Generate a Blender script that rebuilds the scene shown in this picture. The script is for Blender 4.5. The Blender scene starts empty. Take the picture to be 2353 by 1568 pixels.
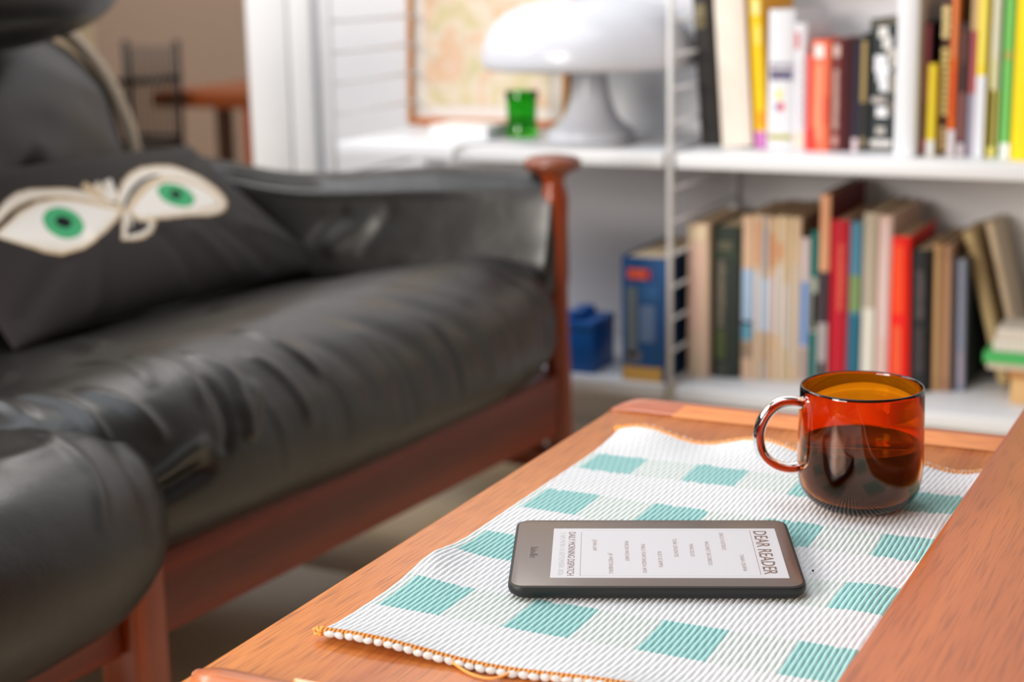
import bpy, bmesh, math, random
import numpy as np
from mathutils import Vector, Matrix, noise as mnoise

random.seed(7)
SC = bpy.context.scene
COL = SC.collection

# ------------------------------------------------------------------ camera, world, lights, exposure
CAMZ = 0.7996863
cam_d = bpy.data.cameras.new('camera')
cam = bpy.data.objects.new('camera', cam_d)
COL.objects.link(cam)
RX = Vector((0.89901053, 0.43754545, -0.01827721))
UP = Vector((-0.08084136, 0.20683128, 0.97503102))
FW = Vector((-0.43040068, 0.8750856, -0.22131526))
m3 = Matrix((RX, UP, -FW)).transposed()
cam.matrix_world = Matrix.Translation((0, 0, CAMZ)) @ m3.to_4x4()
cam_d.sensor_width = 36.0
cam_d.lens = 3787.597 * 36.0 / 2353.0
cam_d.clip_start = 0.02
cam_d.dof.use_dof = True
cam_d.dof.focus_distance = 0.955
cam_d.dof.aperture_fstop = 5.6
cam_d.dof.aperture_blades = 0
SC.camera = cam

world = bpy.data.worlds.new('world')
SC.world = world
world.use_nodes = True
bg = world.node_tree.nodes['Background']
bg.inputs[0].default_value = (1.0, 0.84, 0.70, 1)
bg.inputs[1].default_value = 0.12


def area(name, loc, target, sx, sy, power, col):
    l = bpy.data.lights.new(name, 'AREA')
    l.shape = 'RECTANGLE'; l.size = sx; l.size_y = sy; l.energy = power; l.color = col
    o = bpy.data.objects.new(name, l); COL.objects.link(o)
    o.location = loc
    o.rotation_euler = (Vector(target) - Vector(loc)).to_track_quat('-Z', 'Y').to_euler()
    return o


area('window_light', (-1.25, -0.35, 1.12), (-0.7, 2.2, 0.6), 0.40, 0.9, 20, (1.0, 0.95, 0.90))
area('window_behind', (-1.9, -2.3, 1.45), (-0.6, 2.3, 0.5), 1.7, 1.2, 104, (1.0, 0.91, 0.82))
area('window_left', (-3.0, 1.0, 1.95), (-0.4, 1.3, 0.45), 1.7, 1.1, 56, (0.96, 0.97, 1.0))
area('overhead_fill', (-1.0, 0.9, 2.5), (-0.7, 1.3, 0.4), 1.8, 1.6, 30, (0.84, 0.92, 1.0))  # unseen soft overhead light, added in place of ceiling bounce
area('seat_highlight_fill', (-1.38, 2.05, 1.75), (-0.9, 1.35, 0.4), 0.5, 0.35, 5.0, (1.0, 0.95, 0.90))  # unseen area light added to put highlights on the leather seat
area('far_room_fill', (-3.4, 3.3, 2.4), (-3.2, 4.6, 0.8), 1.0, 0.8, 46, (1.0, 0.95, 0.91))  # unseen fill added to brighten the far room

SC.view_settings.view_transform = 'Standard'
SC.view_settings.look = 'None'
SC.view_settings.gamma = 1.0
SC.view_settings.use_curve_mapping = False
SC.view_settings.exposure = -0.12


# ------------------------------------------------------------------ materials
def lin(c):
    return tuple(((x / 255.0) / 12.92 if x <= 10 else (((x / 255.0) + 0.055) / 1.055) ** 2.4) for x in c)


MATS = {}


def mat(name, rgb, rough=0.5, spec=0.5, metal=0.0, bump=0.0, bscale=200.0, var=0.0, vscale=20.0, coat=0.0, sheen=0.0, stretch=None):
    """plain principled material, rgb is sRGB 0-255, with optional noise bump and colour variation"""
    if name in MATS:
        return MATS[name]
    m = bpy.data.materials.new(name); m.use_nodes = True
    nt = m.node_tree; b = nt.nodes['Principled BSDF']
    c = lin(rgb)
    b.inputs['Base Color'].default_value = (*c, 1)
    b.inputs['Roughness'].default_value = rough
    b.inputs['Specular IOR Level'].default_value = spec
    b.inputs['Metallic'].default_value = metal
    if coat: b.inputs['Coat Weight'].default_value = coat; b.inputs['Coat Roughness'].default_value = 0.2
    if sheen: b.inputs['Sheen Weight'].default_value = sheen
    if bump or var:
        tc = nt.nodes.new('ShaderNodeTexCoord'); mp = nt.nodes.new('ShaderNodeMapping')
        nt.links.new(tc.outputs['Object'], mp.inputs[0])
        if stretch: mp.inputs['Scale'].default_value = stretch
    if bump:
        n = nt.nodes.new('ShaderNodeTexNoise'); n.inputs['Scale'].default_value = bscale; n.inputs['Detail'].default_value = 4
        nt.links.new(mp.outputs[0], n.inputs['Vector'])
        bp = nt.nodes.new('ShaderNodeBump'); bp.inputs['Strength'].default_value = bump; bp.inputs['Distance'].default_value = 0.002
        nt.links.new(n.outputs['Fac'], bp.inputs['Height']); nt.links.new(bp.outputs[0], b.inputs['Normal'])
    if var:
        n2 = nt.nodes.new('ShaderNodeTexNoise'); n2.inputs['Scale'].default_value = vscale; n2.inputs['Detail'].default_value = 5
        nt.links.new(mp.outputs[0], n2.inputs['Vector'])
        cr = nt.nodes.new('ShaderNodeValToRGB')
        cr.color_ramp.elements[0].position = 0.3; cr.color_ramp.elements[1].position = 0.7
        cr.color_ramp.elements[0].color = (*[x * (1 - var) for x in c], 1)
        cr.color_ramp.elements[1].color = (*[min(1, x * (1 + var)) for x in c], 1)
        nt.links.new(n2.outputs['Fac'], cr.inputs[0]); nt.links.new(cr.outputs[0], b.inputs['Base Color'])
    MATS[name] = m
    return m


def wood(name, base, dark, rough=0.35, axis='Y', scale=1.0, coat=0.1, streak=0.55):
    """grain runs along the given object axis"""
    m = bpy.data.materials.new(name); m.use_nodes = True
    nt = m.node_tree; N = nt.nodes; L = nt.links; b = N['Principled BSDF']
    tc = N.new('ShaderNodeTexCoord')
    mp = N.new('ShaderNodeMapping'); L.new(tc.outputs['Object'], mp.inputs[0])
    s = [60 * scale] * 3; s['XYZ'.index(axis)] = 1.6 * scale
    mp.inputs['Scale'].default_value = s
    n1 = N.new('ShaderNodeTexNoise'); n1.inputs['Scale'].default_value = 0.35; n1.inputs['Detail'].default_value = 6; n1.inputs['Distortion'].default_value = 0.4
    L.new(mp.outputs[0], n1.inputs['Vector'])
    mp2 = N.new('ShaderNodeMapping'); L.new(tc.outputs['Object'], mp2.inputs[0])
    s2 = [900 * scale] * 3; s2['XYZ'.index(axis)] = 28 * scale
    mp2.inputs['Scale'].default_value = s2
    n2 = N.new('ShaderNodeTexNoise'); n2.inputs['Scale'].default_value = 1.0; n2.inputs['Detail'].default_value = 3
    L.new(mp2.outputs[0], n2.inputs['Vector'])
    cr = N.new('ShaderNodeValToRGB'); e = cr.color_ramp.elements
    e[0].position = 0.32; e[0].color = (*lin(dark), 1); e[1].position = 0.66; e[1].color = (*lin(base), 1)
    L.new(n1.outputs['Fac'], cr.inputs[0])
    cr2 = N.new('ShaderNodeValToRGB'); e = cr2.color_ramp.elements
    e[0].position = 0.36; e[0].color = (0.5, 0.42, 0.38, 1); e[1].position = 0.50; e[1].color = (1, 1, 1, 1)
    L.new(n2.outputs['Fac'], cr2.inputs[0])
    mx = N.new('ShaderNodeMixRGB'); mx.blend_type = 'MULTIPLY'; mx.inputs[0].default_value = streak
    L.new(cr.outputs[0], mx.inputs[1]); L.new(cr2.outputs[0], mx.inputs[2]); L.new(mx.outputs[0], b.inputs['Base Color'])
    bp = N.new('ShaderNodeBump'); bp.inputs['Strength'].default_value = 0.25; bp.inputs['Distance'].default_value = 0.0006
    L.new(n2.outputs['Fac'], bp.inputs['Height']); L.new(bp.outputs[0], b.inputs['Normal'])
    b.inputs['Roughness'].default_value = rough
    b.inputs['Coat Weight'].default_value = coat; b.inputs['Coat Roughness'].default_value = 0.25
    return m


def glass(name, rgb_lin, rough=0.0, ior=1.47):
    m = bpy.data.materials.new(name); m.use_nodes = True
    b = m.node_tree.nodes['Principled BSDF']
    b.inputs['Base Color'].default_value = (*rgb_lin, 1)
    b.inputs['Transmission Weight'].default_value = 1.0
    b.inputs['Roughness'].default_value = rough
    b.inputs['IOR'].default_value = ior
    return m


M_WALL = mat('wall_paint', (222, 222, 226), 0.8, 0.2, bump=0.05, bscale=90)
M_WALL2 = mat('far_wall_paint', (168, 150, 138), 0.9, 0.1)
M_JAMB = mat('jamb_paint', (205, 188, 160), 0.8, 0.1)
M_GROUT = mat('grout', (120, 104, 84), 0.9, 0.2)
M_TILE = mat('floor_tile', (236, 218, 186), 0.35, 0.4, var=0.08, vscale=6)
M_WHITE = mat('white_lacquer', (228, 229, 232), 0.35, 0.4)
M_RODW = mat('white_rod', (224, 224, 226), 0.4, 0.5)
M_TEAK = wood('teak', (210, 130, 62), (160, 80, 32), 0.40, 'Y', 1.0, 0.12, 0.8)
M_TEAK2 = wood('teak_slab', (194, 104, 46), (156, 72, 26), 0.38, 'Y', 0.9, 0.15)
M_TEAKX = wood('teak_lip', (196, 110, 62), (162, 82, 42), 0.36, 'X', 1.0, 0.2)
M_INLAY_LIT = wood('lit_inlay_wood', (228, 150, 78), (205, 122, 56), 0.35, 'X', 1.0, 0.2)  # lighter tone paints in the light on the lip's inner face
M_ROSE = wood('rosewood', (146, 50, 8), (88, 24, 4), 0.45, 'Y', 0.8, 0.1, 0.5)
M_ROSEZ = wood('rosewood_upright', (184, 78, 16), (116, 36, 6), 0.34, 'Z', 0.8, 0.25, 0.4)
M_DESK = wood('desk_wood', (176, 96, 48), (140, 70, 34), 0.4, 'X', 0.3, 0.1)
M_DARK = mat('dark_painted_wood', (10, 14, 15), 0.5, 0.4)


def leather(name, rgb, rough):
    m = bpy.data.materials.new(name); m.use_nodes = True
    nt = m.node_tree; N = nt.nodes; L = nt.links; b = N['Principled BSDF']
    tc = N.new('ShaderNodeTexCoord')
    v = N.new('ShaderNodeTexVoronoi'); v.inputs['Scale'].default_value = 420; L.new(tc.outputs['Object'], v.inputs['Vector'])
    n = N.new('ShaderNodeTexNoise'); n.inputs['Scale'].default_value = 26; n.inputs['Detail'].default_value = 5; L.new(tc.outputs['Object'], n.inputs['Vector'])
    add = N.new('ShaderNodeMath'); add.operation = 'MULTIPLY_ADD'; L.new(v.outputs['Distance'], add.inputs[0]); add.inputs[1].default_value = 0.12; L.new(n.outputs['Fac'], add.inputs[2])
    bp = N.new('ShaderNodeBump'); bp.inputs['Strength'].default_value = 0.22; bp.inputs['Distance'].default_value = 0.004
    L.new(add.outputs[0], bp.inputs['Height']); L.new(bp.outputs[0], b.inputs['Normal'])
    b.inputs['Base Color'].default_value = (*lin(rgb), 1)
    mr = N.new('ShaderNodeMapRange'); L.new(n.outputs['Fac'], mr.inputs[0])
    mr.inputs['To Min'].default_value = rough - 0.06; mr.inputs['To Max'].default_value = rough + 0.08
    L.new(mr.outputs[0], b.inputs['Roughness'])
    b.inputs['Specular IOR Level'].default_value = 0.65
    return m


M_LEATHER = leather('black_leather', (20, 18, 15), 0.36)
M_CLOTH = mat('black_cotton', (38, 32, 31), 0.85, 0.25, bump=0.3, bscale=900, sheen=0.1)


# ------------------------------------------------------------------ mesh helpers
def link_obj(name, data, parent=None):
    o = bpy.data.objects.new(name, data); COL.objects.link(o)
    if parent is not None: o.parent = parent
    return o


def mesh_obj(name, verts, faces, m, parent=None, smooth=False, mats=None, fmat=None):
    me = bpy.data.meshes.new(name)
    me.from_pydata([tuple(map(float, v)) for v in verts], [], [tuple(map(int, f)) for f in faces])
    for mm in (mats or [m]): me.materials.append(mm)
    if smooth: me.polygons.foreach_set('use_smooth', [True] * len(me.polygons))
    if fmat is not None: me.polygons.foreach_set('material_index', [int(k) for k in fmat])
    me.update()
    return link_obj(name, me, parent)


def empty(name, loc=(0, 0, 0), label=None, cat=None, group=None, kind=None, rot=None):
    o = bpy.data.objects.new(name, None); COL.objects.link(o)
    o.empty_display_size = 0.05
    o.location = loc
    if rot: o.rotation_euler = rot
    tag(o, label, cat, group, kind)
    return o


def tag(o, label=None, cat=None, group=None, kind=None):
    if label: o['label'] = label
    if cat: o['category'] = cat
    if group: o['group'] = group
    if kind: o['kind'] = kind
    return o


def box_bm(bm, x0, x1, y0, y1, z0, z1, M=None):
    vs = [bm.verts.new((x, y, z)) for x in (x0, x1) for y in (y0, y1) for z in (z0, z1)]
    if M is not None:
        for v in vs: v.co = M @ v.co
    for f in ((0, 1, 3, 2), (4, 6, 7, 5), (0, 4, 5, 1), (2, 3, 7, 6), (0, 2, 6, 4), (1, 5, 7, 3)):
        bm.faces.new([vs[i] for i in f])


def bm_obj(name, bm, m, parent=None, smooth=False, bevel=0.0, seg=2):
    bmesh.ops.recalc_face_normals(bm, faces=bm.faces)
    if bevel:
        bmesh.ops.bevel(bm, geom=list(bm.edges), offset=bevel, segments=seg, affect='EDGES', profile=0.5)
    me = bpy.data.meshes.new(name); bm.to_mesh(me); bm.free()
    me.materials.append(m)
    if smooth or bevel: me.polygons.foreach_set('use_smooth', [True] * len(me.polygons))
    if bevel and not smooth:
        try: me.set_sharp_from_angle(angle=math.radians(50))
        except Exception: pass
    return link_obj(name, me, parent)


def box(name, x0, x1, y0, y1, z0, z1, m, parent=None, bevel=0.0, seg=2):
    bm = bmesh.new(); box_bm(bm, x0, x1, y0, y1, z0, z1)
    return bm_obj(name, bm, m, parent, bevel=bevel, seg=seg)


def lathe(name, prof, m, parent=None, n=48, closed=False, lean=(0, 0), loc=(0, 0)):
    """prof: list of (r, z). lean shifts x,y linearly with z."""
    V = []; F = []
    z0 = prof[0][1]
    for r, z in prof:
        for k in range(n):
            a = 2 * math.pi * k / n
            V.append((loc[0] + r * math.cos(a) + lean[0] * (z - z0), loc[1] + r * math.sin(a) + lean[1] * (z - z0), z))
    P = len(prof)
    R = P if closed else P - 1
    for i in range(R):
        j = (i + 1) % P
        for k in range(n):
            l = (k + 1) % n
            F.append((i * n + k, i * n + l, j * n + l, j * n + k))
    return mesh_obj(name, V, F, m, parent, smooth=True)


def tube(name, pts, r, m, parent=None, n=10, closed=False, ry=None, upv=None):
    """sweep of an ellipse (r across, ry along the fixed side vector) along pts"""
    pts = [Vector(p) for p in pts]; V = []; F = []; P = len(pts)
    prev = None
    for i, p in enumerate(pts):
        if closed: t = pts[(i + 1) % P] - pts[i - 1]
        else: t = pts[min(i + 1, P - 1)] - pts[max(i - 1, 0)]
        t.normalize()
        if upv is not None: s = Vector(upv); s = (s - t * s.dot(t)).normalized()
        else:
            ref = Vector((0, 0, 1)) if abs(t.z) < 0.9 else Vector((1, 0, 0))
            s = prev if prev is not None else ref
            s = (s - t * s.dot(t)).normalized()
        prev = s
        b = t.cross(s).normalized()
        rr = r(i / (P - 1)) if callable(r) else r
        r2 = ry if ry is not None else rr
        for k in range(n):
            a = 2 * math.pi * k / n
            V.append(p + b * (rr * math.cos(a)) + s * (r2 * math.sin(a)))
    R = P if closed else P - 1
    for i in range(R):
        j = (i + 1) % P
        for k in range(n):
            l = (k + 1) % n
            F.append((i * n + k, i * n + l, j * n + l, j * n + k))
    if not closed:
        F.append(tuple(range(n))[::-1]); F.append(tuple((P - 1) * n + k for k in range(n)))
    return mesh_obj(name, V, F, m, parent, smooth=True)


def catmull(P, n, closed=False):
    P = [np.array(p, float) for p in P]; K = len(P); out = []
    segs = K if closed else K - 1
    per = max(2, n // segs)
    for i in range(segs):
        if closed: a, b, c, d = P[i - 1], P[i], P[(i + 1) % K], P[(i + 2) % K]
        else: a, b, c, d = P[max(i - 1, 0)], P[i], P[i + 1], P[min(i + 2, K - 1)]
        for k in range(per):
            t = k / per
            out.append(0.5 * ((2 * b) + (c - a) * t + (2 * a - 5 * b + 4 * c - d) * t * t + (3 * b - a - 3 * c + d) * t ** 3))
    if not closed: out.append(P[-1])
    return out


# ------------------------------------------------------------------ the setting
YW = 2.40
fl = empty('floor', kind='structure')
box('floor_base', -5.6, 1.6, -0.9, 5.2, -0.06, -0.0025, M_GROUT, fl)
tile_me = None
nt_ = 0
for i in range(16):
    for j in range(14):
        x = -5.6 + 0.45 * i; y = -0.9 + 0.45 * j
        if x > 1.2 or y > 5.0: continue
        if tile_me is None:
            t = box('tile', 0.0015, 0.4485, 0.0015, 0.4485, -0.012, 0.0, M_TILE, fl, bevel=0.001, seg=1); tile_me = t.data
        else: t = link_obj('tile', tile_me, fl)
        t.location = (x, y, 0)
wb = box('wall_back', -1.653, 1.6, YW, YW + 0.12, 0, 2.5, M_WALL); tag(wb, kind='structure')
wl = box('wall_back_left', -5.6, -2.112, YW, YW + 0.12, 0, 2.5, M_JAMB); tag(wl, kind='structure')
wh = box('wall_header', -2.112, -1.653, YW, YW + 0.12, 2.05, 2.5, M_WALL); tag(wh, kind='structure')
wf = box('wall_far', -5.6, 1.6, 4.9, 5.0, 0, 2.5, M_WALL2); tag(wf, kind='structure')
wr = box('wall_far_side', -1.3, -1.2, YW + 0.12, 4.9, 0, 2.5, M_WALL2); tag(wr, kind='structure')
cas = empty('trim_1', kind='structure')
box('casing_board', -1.668, -1.5862, YW - 0.018, YW - 0.001, 0, 2.13, M_WHITE, cas, bevel=0.002)
box('casing_board', -1.5855, -1.540, YW - 0.015, YW - 0.001, 0, 2.13, M_WHITE, cas, bevel=0.003)
bb = box('baseboard_back', -1.53, 1.6, YW - 0.012, YW - 0.001, 0, 0.07, M_WHITE, bevel=0.002); tag(bb, kind='structure')

# ------------------------------------------------------------------ wall shelving
SH = empty('shelving_unit', (-0.79, 2.25, 0), 'white wall shelving with wire ladder sides holding lamp and books', 'shelving')


def local(parent, *objs):
    """keep world placement for children of a moved empty"""
    bpy.context.view_layer.update()
    for o in objs: o.matrix_parent_inverse = Matrix.Translation(parent.location).inverted()


def sh_board(x0, x1, z0, z1):
    o = box('shelf_board', x0, x1, 2.10, 2.395, z0, z1, M_WHITE, SH, bevel=0.0015); local(SH, o)


sh_board(-1.318, -0.799, 0.5295, 0.550)
sh_board(-0.781, -0.262, 0.5295, 0.550)
sh_board(-1.318, -0.799, 0.203, 0.2235)
sh_board(-0.781, -0.262, 0.203, 0.2235)
for lx in (-1.326, -0.790, -0.253):
    bmx = bmesh.new()
    rods = []
    for yy in (2.104, 2.389):
        o = tube('upright_rod', [(lx, yy, 0.0 if yy > 5 else 0.10), (lx, yy, 1.25)], 0.0042, M_RODW, SH, 12); local(SH, o); rods.append(o)
    bmx.free()
    z = 0.7265 - 0.0455 * 13
    while z < 1.24:
        if z > 0.10:
            o = tube('rung', [(lx, 2.104, z), (lx, 2.389, z)], 0.0026, M_RODW, SH, 8); local(SH, o)
        z += 0.0455

# ------------------------------------------------------------------ books
PAGE = mat('paper_pages', (226, 205, 172), 0.9, 0.1)


def flat(rgb, rough=0.55):
    return mat('cover_%d_%d_%d' % rgb, rgb, rough, 0.35)


def book(x0, x1, y0, h, spine, cover, label, zb, group, depth=0.15, labels=(), lean=0.0, name='book'):
    """spine faces -Y. one object: boards and spine; children: page block and printed labels.
    labels: (u0,u1,z0,z1,rgb) fractions of the spine width / height"""
    w = x1 - x0; cx = (x0 + x1) / 2
    root = empty(name, (cx, y0, zb + 0.0005 + w / 2 * abs(math.sin(lean))), label, 'book', group, rot=(0, lean, 0))
    t = min(0.0022, w * 0.14)
    bm = bmesh.new(); a = w / 2
    # rounded spine: profile across x, slightly proud in the middle
    K = 6; z0, z1 = 0.0, h
    ring = []
    for k in range(K + 1):
        s = -1 + 2 * k / K
        ring.append((a * s, 0.0035 * (abs(s) ** 2.5)))
    for k in range(K):
        (xa, ya), (xb, yb) = ring[k], ring[k + 1]
        v = [bm.verts.new(p) for p in ((xa, ya, z0), (xb, yb, z0), (xb, yb, z1), (xa, ya, z1), (xa, ya + t, z0), (xb, yb + t, z0), (xb, yb + t, z1), (xa, ya + t, z1))]
        for f in ((0, 1, 2, 3), (5, 4, 7, 6), (3, 2, 6, 7), (1, 0, 4, 5)): bm.faces.new([v[i] for i in f])
    bmesh.ops.remove_doubles(bm, verts=bm.verts, dist=1e-5)
    bm_obj('spine', bm, flat(spine), root)
    box('front_cover', a - t, a, 0.0035, depth, 0, h, flat(cover), root)
    box('back_cover', -a, -a + t, 0.0035, depth, 0, h, flat(cover), root)
    box('page_block', -a + t, a - t, 0.0055, depth - 0.003, 0.003, h - 0.003, PAGE, root)
    for (u0, u1, f0, f1, rgb) in labels:
        xm0, xm1 = -a + u0 * w, -a + u1 * w
        yy = 0.0035 * (max(abs(xm0), abs(xm1)) / a) ** 2.5
        box('spine_label', xm0, xm1, -0.0003, yy + 0.0006, f0 * h, f1 * h, flat(rgb), root)
    return root


def bars(u0, u1, f0, f1, n, rgb, duty=0.6):
    """a run of small printed marks up a spine"""
    out = []; st = (f1 - f0) / n
    for k in range(n):
        out.append((u0 + random.uniform(0, 0.04), u1 - random.uniform(0, 0.08), f0 + k * st, f0 + (k + duty) * st, rgb))
    return out


GU = 'books on the upper shelf'
ZU = 0.550
UPB = [
 (-.7831, -.7527, 2.205, .27, (42, 38, 37), (46, 36, 30), 'tall black book leaning left, first on the upper shelf', [(.1, .6, .60, .72, (120, 110, 78))], -.070, .16),
 (-.7450, -.7020, 2.185, .25, (238, 226, 212), (230, 200, 160), 'wide cream book leaning left beside the tall black book', [], -.070, .16),
 (-.6985, -.6812, 2.190, .25, (248, 206, 20), (240, 170, 10), 'yellow book with purple foot leaning against white box book', [(.05, .95, .0, .09, (205, 120, 190)), (.2, .85, .72, .80, (250, 235, 150)), (.3, .9, .56, .66, (250, 220, 90)), (.4, .8, .11, .2, (250, 140, 20))], -.060, .15),
 (-.6800, -.6437, 2.183, .187, (226, 227, 232), (222, 222, 228), 'thick white book with grey title band on upper shelf',
  bars(.06, .94, .55, .64, 2, (150, 145, 160)) + [(.1, .92, .50, .56, (104, 98, 130)), (.36, .58, .36, .43, (240, 228, 130)), (.42, .66, .28, .335, (225, 80, 105)), (.33, .46, .285, .325, (110, 110, 190)), (.08, .92, .07, .105, (176, 170, 60))], 0, .15),
 (-.6430, -.6262, 2.183, .169, (222, 220, 226), (214, 212, 218), 'pale grey book between thick white and coral books', [(.05, .4, .8, .93, (205, 120, 120))] + bars(.5, .8, .2, .75, 9, (196, 194, 202)) + [(.1, .9, .02, .14, (240, 215, 195))], 0, .14),
 (-.6255, -.6178, 2.180, .128, (226, 76, 70), (200, 50, 50), 'thin short red book left of the coral book', [], 0, .13),
 (-.6172, -.5925, 2.178, .147, (246, 116, 82), (230, 84, 60), 'coral orange book with white label at spine top', [(.12, .66, .84, .96, (245, 232, 226)), (.2, .62, .1, .78, (248, 148, 112)), (.0, .25, .0, .2, (226, 44, 36)), (.6, .95, .25, .5, (232, 90, 62))], 0, .13),
 (-.5918, -.5752, 2.180, .147, (112, 48, 46), (92, 30, 30), 'dark red book with pale lettering beside coral book', [(.15, .72, .85, .96, (206, 176, 168))] + bars(.2, .7, .2, .74, 14, (188, 150, 140), .85) + [(.2, .7, .05, .14, (190, 140, 130))], 0, .13),
 (-.5746, -.5635, 2.182, .147, (66, 18, 26), (60, 16, 24), 'maroon book between dark red and navy books', [], 0, .13),
 (-.5630, -.5540, 2.184, .146, (54, 50, 66), (46, 44, 58), 'slim navy book with white foot label', [(.1, .9, .0, .12, (216, 196, 200))], 0, .13),
 (-.5535, -.5440, 2.186, .155, (56, 54, 52), (40, 44, 42), 'dark book with tall gold strip on spine', [(.15, .8, .42, .94, (160, 136, 84)), (.2, .8, .04, .12, (150, 128, 100))], 0, .14),
 (-.5434, -.5050, 2.190, .174, (34, 42, 42), (24, 30, 32), 'thick black book scattered with white drawings', [
   (.30, .62, .86, .94, (222, 220, 216)), (.45, .75, .78, .87, (214, 212, 208)), (.62, .9, .64, .78, (190, 184, 176)), (.2, .72, .60, .73, (232, 233, 238)), (.28, .66, .53, .60, (220, 222, 228)),
   (.38, .72, .46, .53, (226, 228, 232)), (.68, .95, .44, .60, (130, 122, 112)), (.12, .6, .37, .415, (180, 172, 168)), (.30, .70, .265, .34, (230, 230, 232)), (.66, .95, .28, .4, (96, 88, 80)), (.3, .62, .13, .19, (176, 170, 164)), (.12, .85, .04, .09, (206, 202, 198)),
   (.04, .96, .965, .985, (120, 110, 92)), (.04, .96, .012, .026, (110, 100, 86))], 0, .15),
 (-.4957, -.4690, 2.138, .30, (226, 227, 231), (224, 226, 230), 'tall plain white binder dividing the upper shelf books', [], 0, .22),
 (-.4682, -.4598, 2.172, .170, (150, 76, 90), (14, 12, 16), 'pink spined book with black cover beside white binder', [(.1, .9, .4, .98, (178, 92, 108)), (.0, 1, .02, .13, (214, 90, 110))], 0, .15),
 (-.4592, -.4478, 2.160, .118, (238, 214, 56), (220, 190, 30), 'short yellow book with white foot beside white binder', [(.05, .95, .0, .17, (224, 224, 222))], 0, .10),
 (-.4470, -.4335, 2.178, .198, (84, 50, 40), (74, 34, 30), 'brown book with bold gold lettering down the spine', bars(.05, .78, .26, .70, 11, (216, 196, 120), .8) + bars(.0, .7, .76, .97, 4, (246, 226, 160), .78) + bars(.1, .75, .03, .19, 4, (205, 176, 120), .85), 0, .16),
 (-.4328, -.4235, 2.165, .26, (234, 108, 34), (190, 136, 50), 'tall orange book with white foot label', [(.05, .95, .0, .13, (218, 208, 212)), (.2, .85, .2, .42, (226, 84, 10)), (.15, .8, .48, .9, (232, 130, 70))], 0, .17),
 (-.4228, -.4095, 2.166, .170, (66, 44, 42), (56, 34, 34), 'dark brown book between orange and mauve books', [(.25, .75, .12, .48, (134, 84, 82)), (.3, .7, .70, .94, (100, 62, 60)), (.2, .8, .0, .1, (204, 190, 196))], 0, .15),
 (-.4088, -.3990, 2.168, .25, (176, 92, 100), (110, 60, 80), 'mauve and tan banded thin tall book', [(.05, .95, .64, 1., (196, 164, 118)), (.05, .95, .0, .32, (152, 146, 164))], 0, .16),
 (-.3983, -.3862, 2.160, .26, (240, 218, 66), (220, 190, 30), 'tall yellow book with white lower spine', [(.03, .97, .0, .40, (222, 224, 232)), (.3, .7, .45, .98, (240, 226, 110))], 0, .17),
 (-.3855, -.3722, 2.172, .25, (238, 234, 214), (84, 110, 14), 'cream white book with dark green cover', [(.05, .95, .0, .34, (236, 222, 120)), (.3, .7, .05, .5, (234, 228, 170))], 0, .16),
 (-.3668, -.3530, 2.162, .27, (110, 186, 96), (40, 150, 40), 'tall green book with white foot near right edge', [(.1, .95, .0, .07, (232, 236, 234)), (.15, .9, .46, .50, (160, 160, 80))], 0, .17),
 (-.3490, -.3120, 2.144, .30, (244, 210, 0), (230, 190, 0), 'large bright yellow book at the right end of upper shelf', [], 0, .20),
]
for (x0, x1, y0, h, sp, cv, lb, labs, ln, dp) in UPB:
    book(x0, x1, y0, h, sp, cv, lb, ZU, GU, dp, labs, ln)

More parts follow.
